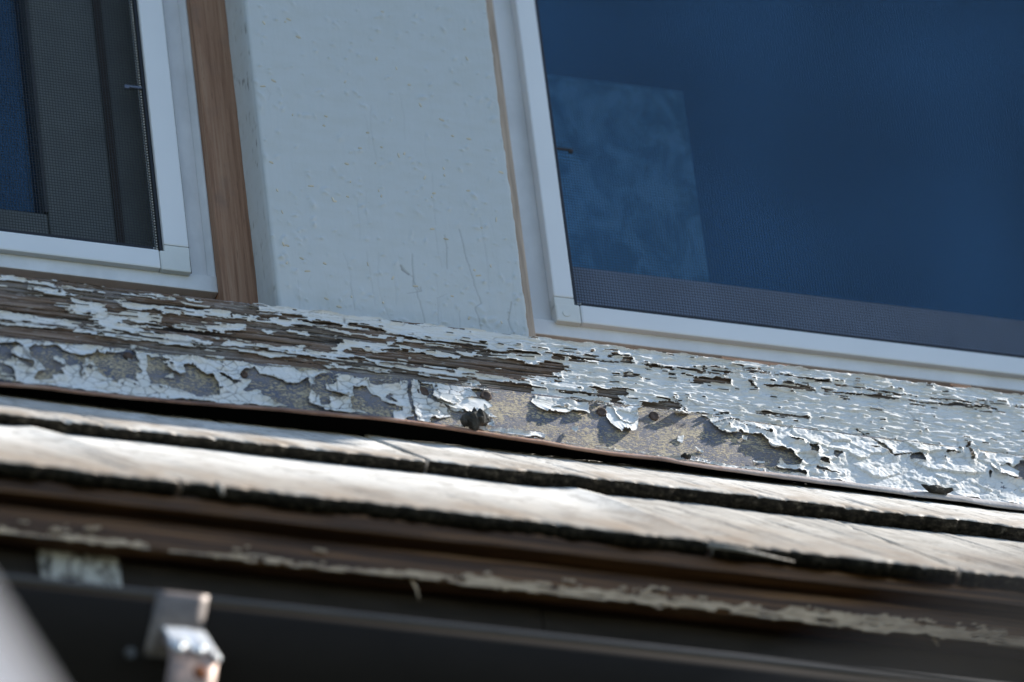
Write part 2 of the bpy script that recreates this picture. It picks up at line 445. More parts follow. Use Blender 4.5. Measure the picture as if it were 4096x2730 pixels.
# ------------------------------------------------------------------ the casing board between the windows
casing = thing('casing_board', (-71, 0, 0), 'white painted casing board with blistered paint, standing between the two windows', 'casing board')
def relief_board():
    d = 0.62; x0, x1, z0, z1 = -153.5, 12, 1, 400
    nx, nz = int((x1 - x0) / d), int((z1 - z0) / d)
    X, Z = np.meshgrid(np.linspace(x0, x1, nx), np.linspace(z0, z1, nz))
    h = 0.35 * fbm(X / 30, Z / 90, 3) + 0.16 * fbm(X / 2.2, Z / 26, 5) + 0.10 * fbm(X / 1.8, Z / 2.5, 6)
    low = np.clip(1 - Z / 90, 0, 1)
    h += low * 0.9 * fbm(X / 9, Z / 14, 8) ** 2
    dirt = np.zeros_like(X)
    rng = np.random.RandomState(4)
    for _ in range(520):                                       # blisters and grains caught in the paint
        cx, cz = rng.uniform(x0, x1), z0 + (z1 - z0) * rng.uniform(0, 1) ** 1.4
        r = rng.uniform(.8, 1.7) if rng.rand() < .9 else rng.uniform(1.6, 2.6)
        e, a = rng.uniform(1, 2.2), rng.uniform(0, 3.14)
        u = ((X - cx) * math.cos(a) + (Z - cz) * math.sin(a)) / (r * e); v = (-(X - cx) * math.sin(a) + (Z - cz) * math.cos(a)) / r
        q = u * u + v * v
        h += np.where(q < 4, np.exp(-q * 1.6), 0) * rng.uniform(.3, .95)
    def crack(pts, w, depth, amount):
        nonlocal h, dirt
        for (ax, az), (bx, bz) in zip(pts[:-1], pts[1:]):
            L = max(math.hypot(bx - ax, bz - az), 1e-6)
            tt = np.clip(((X - ax) * (bx - ax) + (Z - az) * (bz - az)) / L ** 2, 0, 1)
            wob = (fbm(Z / 5, X * 0 + ax, 77) - .5) * 1.3
            dd = np.hypot(X + wob - ax - tt * (bx - ax), Z - az - tt * (bz - az))
            k = np.clip(1 - dd / (w * .8), 0, 1); h = h - depth * .5 * k; dirt = np.maximum(dirt, k * amount * .5)
    for _ in range(26):                                        # hairline checks along the grain
        cx = rng.uniform(x0 + 6, x1 - 3); cz = z0 + 190 * rng.uniform(0, 1) ** 2.4
        L = rng.uniform(10, 44); crack([(cx, cz), (cx + rng.uniform(-1.5, 1.5), cz + L * .5), (cx + rng.uniform(-2, 2), cz + L)], .8, .25, rng.uniform(.05, .22))
    crack([(-20, 3), (-22, 22), (-18, 26), (-24, 60), (-26, 82)], .9, .5, .6)
    crack([(-57, 5), (-60, 30), (-62, 33), (-60, 58)], .9, .5, .55)
    crack([(2, 4), (-1, 16), (3, 30)], 1.0, .5, .7)
    crack([(-38, 50), (-36, 66), (-37, 76)], .9, .4, .6)
    crack([(-103, 9), (-104, 30)], .8, .3, .4); crack([(-69, 48), (-66, 44), (-62, 41), (-60, 33), (-58, 30)], .9, .5, .75)
    crack([(-57, 33), (-57, 30), (-66, 27)], .8, .4, .65); crack([(-69, 48), (-68, 45), (-64, 42)], 1.5, 1.0, 1.0)
    crack([(-48, 6), (-47, 26), (-40, 30)], .8, .4, .3); crack([(-80, 4), (-84, 20)], .8, .4, .25); crack([(-34, 5), (-33, 18)], .8, .4, .25)
    # ragged paint edge on the right, rolled edge on the left and back
    Xm = X.copy()
    Xm[:, -1] += (fbm(Z[:, -1] / 9, Z[:, -1] * 0, 21, 4) - .5) * 2.0
    Xm[:, -2] += (fbm(Z[:, -1] / 9, Z[:, -1] * 0, 21, 4) - .5) * 1.4
    Y = -h
    edge = np.minimum(X - x0, 99); Y += np.where(edge < 2.4, (1 - edge / 2.4) ** 2 * 1.8, 0)
    edge = x1 - X; Y += np.where(edge < 1.6, (1 - edge / 1.6) ** 2 * 1.2, 0)
    V = np.stack([Xm, Y, Z], -1).reshape(-1, 3)
    idx = np.arange(nx * nz).reshape(nz, nx)
    F = np.stack([idx[:-1, :-1], idx[:-1, 1:], idx[1:, 1:], idx[1:, :-1]], -1).reshape(-1, 4)
    # returns to the sides
    sl = V[idx[:, 0]] + [.3, .8, 0]; sr = V[idx[:, -1]] + [0, 30, 0]
    k0 = len(V); V = np.vstack([V, sl, sr]); iz = np.arange(nz - 1)
    F = np.vstack([F, np.stack([idx[:-1, 0], idx[1:, 0], k0 + iz + 1, k0 + iz], -1),
                   np.stack([idx[:-1, -1], k0 + nz + iz, k0 + nz + iz + 1, idx[1:, -1]], -1)])
    quads('painted_face', V, F, M['board'], casing, True, attrs={'dirt': np.concatenate([dirt.ravel(), np.zeros(2 * nz)])})
    # left return of the board, with dashes of old dirt near the wood strip
    Yr, Zr = np.meshgrid(np.linspace(30, .4, 26), np.linspace(z0, z1, 330))
    Xr = x0 - .5 + .5 * (fbm(Yr / 8, Zr / 30, 95) - .5) + .4 * (fbm(Yr / 1.5, Zr / 12, 96) - .5) + np.where(Yr < 2.5, (1 - Yr / 2.5) ** 2 * 1.0, 0)
    dr = np.clip((fbm(Yr / 1.6, Zr / 7, 97) - .70) * 6, 0, .8) * np.clip(fbm(Yr / 30, Zr / 40, 98) * 2 - .4, 0, 1)
    ir = np.arange(Yr.size).reshape(Yr.shape)
    Fr = np.stack([ir[:-1, :-1], ir[:-1, 1:], ir[1:, 1:], ir[1:, :-1]], -1).reshape(-1, 4)
    quads('side_face', np.stack([Xr, Yr, Zr], -1).reshape(-1, 3), Fr, M['board'], casing, True, attrs={'dirt': dr.ravel()})
    # cream flakes stuck in the paint
    ch = MB()
    for i in range(70):
        px, pz = rng.uniform(x0 + 4, x1 - 4), z0 + 5 + 280 * rng.uniform(0, 1) ** 1.2
        L, w_, a = rng.uniform(.9, 2.6), rng.uniform(.5, .9), rng.choice([rng.uniform(-.5, .3), rng.uniform(1.0, 2.2)], p=[.65, .35])
        j = int((pz - z0) / d); i_ = int((px - x0) / d); y = -h[j, i_]
        vs = []
        for yy, k in ((y + .3, 1.0), (y - .35, .75)):
            for q in range(8):
                u, v = L * k * math.cos(q * .785), w_ * k * math.sin(q * .785)
                vs.append((px + u * math.cos(a) - v * math.sin(a), yy - (.25 if q in (1, 2, 3) and k < 1 else 0), pz + u * math.sin(a) + v * math.cos(a)))
        ch.add(vs, [(q, (q + 1) % 8, 8 + (q + 1) % 8, 8 + q) for q in range(8)] + [tuple(range(8, 16))])
    ch.build('paint_chips', M['chip'], casing)['kind'] = 'stuff'
relief_board()
MB().box(-153, 11, 3, 60, 400, 700).build('upper_face', M['board'], casing)

# ------------------------------------------------------------------ bare wood strips beside the board
def wood_strip(x0, x1, label, mat='raw'):
    rng = np.random.RandomState(int(abs(x0)))
    o = MB().box(x0, x1, 30, 47, -4, 700, .8).build('wood_strip', M[mat])
    return tag(o, label, 'wood strip', 'bare wood strips beside the casing board')
wood_strip(-176.5, -153.6, 'wide strip of bare reddish wood between left window frame and casing board')
wood_strip(12.5, 29.8, 'thin strip of bare wood showing along right edge of white casing board', 'pink')

# ------------------------------------------------------------------ windows
def threads(x0, x1, z0, z1, y, dent=None):
    """woven insect screen, every wire a thin bar"""
    V, F = [], []
    w = .21
    def bar(ax, az, bx, bz, n, vertical, yy):
        base = len(V)
        for i in range(n + 1):
            f = i / n; x, z = ax + (bx - ax) * f, az + (bz - az) * f
            dx = dz = dy = 0
            if dent:
                q = math.exp(-((x - dent[0]) ** 2 / 90 + (z - dent[1]) ** 2 / 14)); dz = q * dent[2]; dy = -q * 1.0
            dy += .35 * math.sin(x / 31) * math.sin(z / 47)
            for s, t in ((-w, 0), (0, -w), (w, 0), (0, w)):
                V.append((x + dx + (s if vertical else 0), yy + dy + t, z + dz + (0 if vertical else s)))
        for i in range(n):
            for k in range(4):
                a = base + i * 4 + k; b = base + i * 4 + (k + 1) % 4
                F.append((a, b, b + 4, a + 4))
    xs = np.arange(x0, x1, 1.9); zs = np.arange(z0, z1, 2.15)
    for x in xs: bar(x, z0, x, z1, 14, True, y)
    for z in zs: bar(x0, z, x1, z, 14, False, y + .12)
    return V, F, xs, zs

def make_window(label, side, x0, x1, zi, zo, zfl, mesh_to):
    """x0..x1 outer limits of the screen frame; side = the side next to the casing board"""
    ztop = 600
    w = thing('window', ((x0 + x1) / 2, 45, zfl), label, 'window')
    s = 1 if side == 'R' else -1
    xe = x1 if side == 'R' else x0                             # frame edge next to the board
    # flange of the window unit
    fl = MB()
    a, b = sorted((xe - s * 17, xe + s * 18.2))
    fl.box(a, b, 43, 50, zfl, 640, .8)
    a2, b2 = sorted((xe + s * 18.0, (x0 if side == 'R' else x1) - s * 30))
    fl.box(a2, b2, 38.4, 50, zfl - 3.5, zo + 2.5, .8)
    a2, b2 = sorted(((x0 if side == 'R' else x1) - s * 31, (x0 if side == 'R' else x1) + s * 14))
    fl.box(a2, b2, 43.1, 50, zfl, 640, .8).box(min(x0, x1) - 30, max(x0, x1) + 30, 43.3, 50, ztop + 2, 642, .8)
    fl.build('window_flange', M['vinyl'], w)
    cv = MB()                                                   # soft cove beside the wood strip
    xq = xe + s * 18.2
    pts = [(xq - s * 4.5, 43.0)] + [(xq - s * 4.5 * math.cos(q), 43 - 4.5 * (1 - math.cos(q)) * 0.9) for q in np.linspace(.3, 1.5, 6)] + [(xq, 43)]
    n = len(pts)
    cv.add([(x, y, z) for z in (zfl + .5, 640) for x, y in pts], [(i, (i + 1) % n, n + (i + 1) % n, n + i) for i in range(n)])
    cv.build('flange_cove', M['vinyl'], w, True)
    # screen frame
    fr = lambda: MB()
    sw = 16.5 if side == 'R' else 13.4
    xi = xe - s * sw
    a, b = sorted((xe, xi))
    fr().box(a, b, 34, 43, zi + 4.6, ztop, 1.1).build('screen_stile', M['frame'], w)
    xf = x0 if side == 'R' else x1
    a3, b3 = sorted((xf, xf + s * sw)); fr().box(a3, b3, 34, 43, zo, ztop, 1.1).build('screen_stile', M['frame'], w)
    ra, rb = sorted((xi - s * 3.6, xf + s * (sw + .4)))
    fr().box(ra, rb, 34, 43, zo + .2, zi, 1.3).build('screen_rail', M['frame'], w)
    fr().box(ra, rb, 34, 43, ztop - 15, ztop, 1.3).build('screen_rail', M['frame'], w)
    a, b = sorted((xe + s * .05, xe + s * 1.9))
    if side == 'R': MB().box(a, b, 39, 43.4, zo + 3, ztop, .2).build('frame_gap_line', M['groove'], w)  # dark strip painted where the gap beside the stile lies in shade
    # corner key: an L of ivory plastic
    cm = MB(); ca, cb = sorted((xe, xi - s * 3.3))
    cm.box(ca, cb, 34.3, 42.8, zo - .2, zi - .1, 1.2)
    ca, cb = sorted((xe, xi)); cm.box(ca, cb, 34.35, 42.7, zi - 2.6, zi + 4.3, .5)
    ck = cm.build('corner_key', M['corner'], w)
    if side == 'L':
        MB().tube([(xe + 7, 34.3, zi - 8), (xe + 7, 33.9, zi - 8)], [2.6, 2.4], 20).build('moulding_mark', M['corner'], ck)
    # black rubber spline
    sp = MB(); a, b = sorted((xi, xi - s * (2.4 if side == 'R' else 3.2)))
    sp.box(a, b, 36.5, 42, zi + .4, ztop - 15, .5)
    xq = xf + s * sw; a, b = sorted((xq + s * .1, xq + s * 2.4)); sp.box(a, b, 36.5, 42, zi + .4, ztop - 15, .5)
    sp.box(ra + 2.5, rb - 2.5, 36.6, 42, zi + .05, zi + 3.6, .5)
    sp.build('screen_spline', M['black'], w)
    # the wire screen
    g0, g1 = sorted((xi - s * 2.2, mesh_to))
    dent = (xi - s * 7, 191 if side == 'R' else 184, 2.0)
    V, F, xs, zs = threads(g0, g1, zi + 1.7, ztop - 15, 39.6, dent)
    o = quads('insect_screen', V, F, M['mesh'], w); o['kind'] = 'stuff'
    bd = MB()  # pale beads paint the sunlit glints along the screen edge
    for x in xs: bd.box(x - .45, x + .45, 38.6, 39.4, zi + 3.9, zi + 4.7)
    for z in zs:
        xb = xi - s * 2.9; bd.box(xb - .4, xb + .4, 38.6, 39.4, z - .5, z + .5)
    o = bd.build('lit_wire_ends', M['bead'], w); o['kind'] = 'stuff'
    # pull tab pushed through the wire
    pt = MB(); xa = xi - s * 2
    zt = dent[1] + 2
    pt.box(min(xa, xa - s * 11), max(xa, xa - s * 11), 37.2, 38.2, zt - .9, zt + .9, .3)
    pt.box(min(xa - s * 9, xa - s * 12), max(xa - s * 9, xa - s * 12), 36.8, 38.4, zt - 2.2, zt + .6, .3)
    pt.build('pull_tab', M['groove'] if side == 'L' else M['tab'], w)
    return w, xi

# left window: sash behind the screen with the glass far left
wl, xi = make_window('window at the left of the casing board with a dark sash and blue glass behind its screen', 'R', -560 + 0, -194.5, 64.6, 50, 43.4, -545)
MB().box(-275, -204, 62, 80, 50, 600, 2).box(-540, -275.2, 62.1, 80, 50, 104, 2).build('sash_frame', M['sash'], wl)
MB().box(-231.5, -226.5, 59.5, 61.8, 50, 600, .6).build('sash_groove', M['groove'], wl)
MB().box(-277.6, -275.2, 60.6, 78, 104, 600, .5).build('glazing_bead', M['beadc'], wl)
MB().box(-540, -277.7, 70, 74, 104.5, 600).build('glass_pane', M['glass2'], wl)
MB().box(-200, -176.5, 50.2, 100, 44, 640).build('window_jamb', M['vinyl'], wl)

wr, xi = make_window('large window at the right of the casing board with blue glass above a mauve rail', 'L', 47.3, 467, 60.9, 46.8, 41, 452)
MB().box(60, 464, 66, 84, 46, 116, 2).build('sash_rail', M['sash2'], wr)
MB().box(52, 62, 66.2, 84, 46, 600, 2).build('sash_frame', M['sash'], wr)
MB().box(62.2, 464, 74, 78, 116.2, 600).build('glass_pane', M['glass'], wr)
MB().box(64, 176, 79.5, 80.5, 117, 278.5).build('reflection_sheet', M['sheet'], wr)['label'] = 'added sheet behind the lower corner of the glass, coloured as a tree reflection'
MB().box(30, 52, 50.2, 100, 42, 640).build('window_jamb', M['vinyl'], wr)

# strip of bare wood under each window frame, with shims
o = MB().box(-560, -177, 46, 60, 8, 43.2, .6).build('subsill_strip', M['rawh'])
tag(o, 'brown wood strip in the shade under the left window frame', 'wood strip', 'wood strips under the windows')
o = MB().box(31, 481, 46, 60, 8, 40.8, .6).build('subsill_strip', M['rawh'])
tag(o, 'golden wood strip under the right window frame with shims stuck in it', 'wood strip', 'wood strips under the windows')
for (a, b, za, lb) in ((158, 204, 33.6, 'long pale wooden shim wedged under the right window frame'), (314, 328, 33.9, 'short pale wooden shim wedged under the right window frame, farther right')):
    o = MB().add([(a, 37.2, za + .6), (b - 5, 37.2, za - 1.4), (b, 37.2, za - 1.0), (b, 37.2, za + 2.2), (a, 37.2, za + 2.4),
                  (a, 38.3, za + .6), (b - 5, 38.3, za - 1.4), (b, 38.3, za - 1.0), (b, 38.3, za + 2.2), (a, 38.3, za + 2.4)],
                 [(0, 1, 2, 3, 4), (9, 8, 7, 6, 5)] + [(i, i + 5, (i + 1) % 5 + 5, (i + 1) % 5) for i in range(5)]).build('wood_shim', M['pale'])
    tag(o, lb, 'shim', 'shims under the right window')

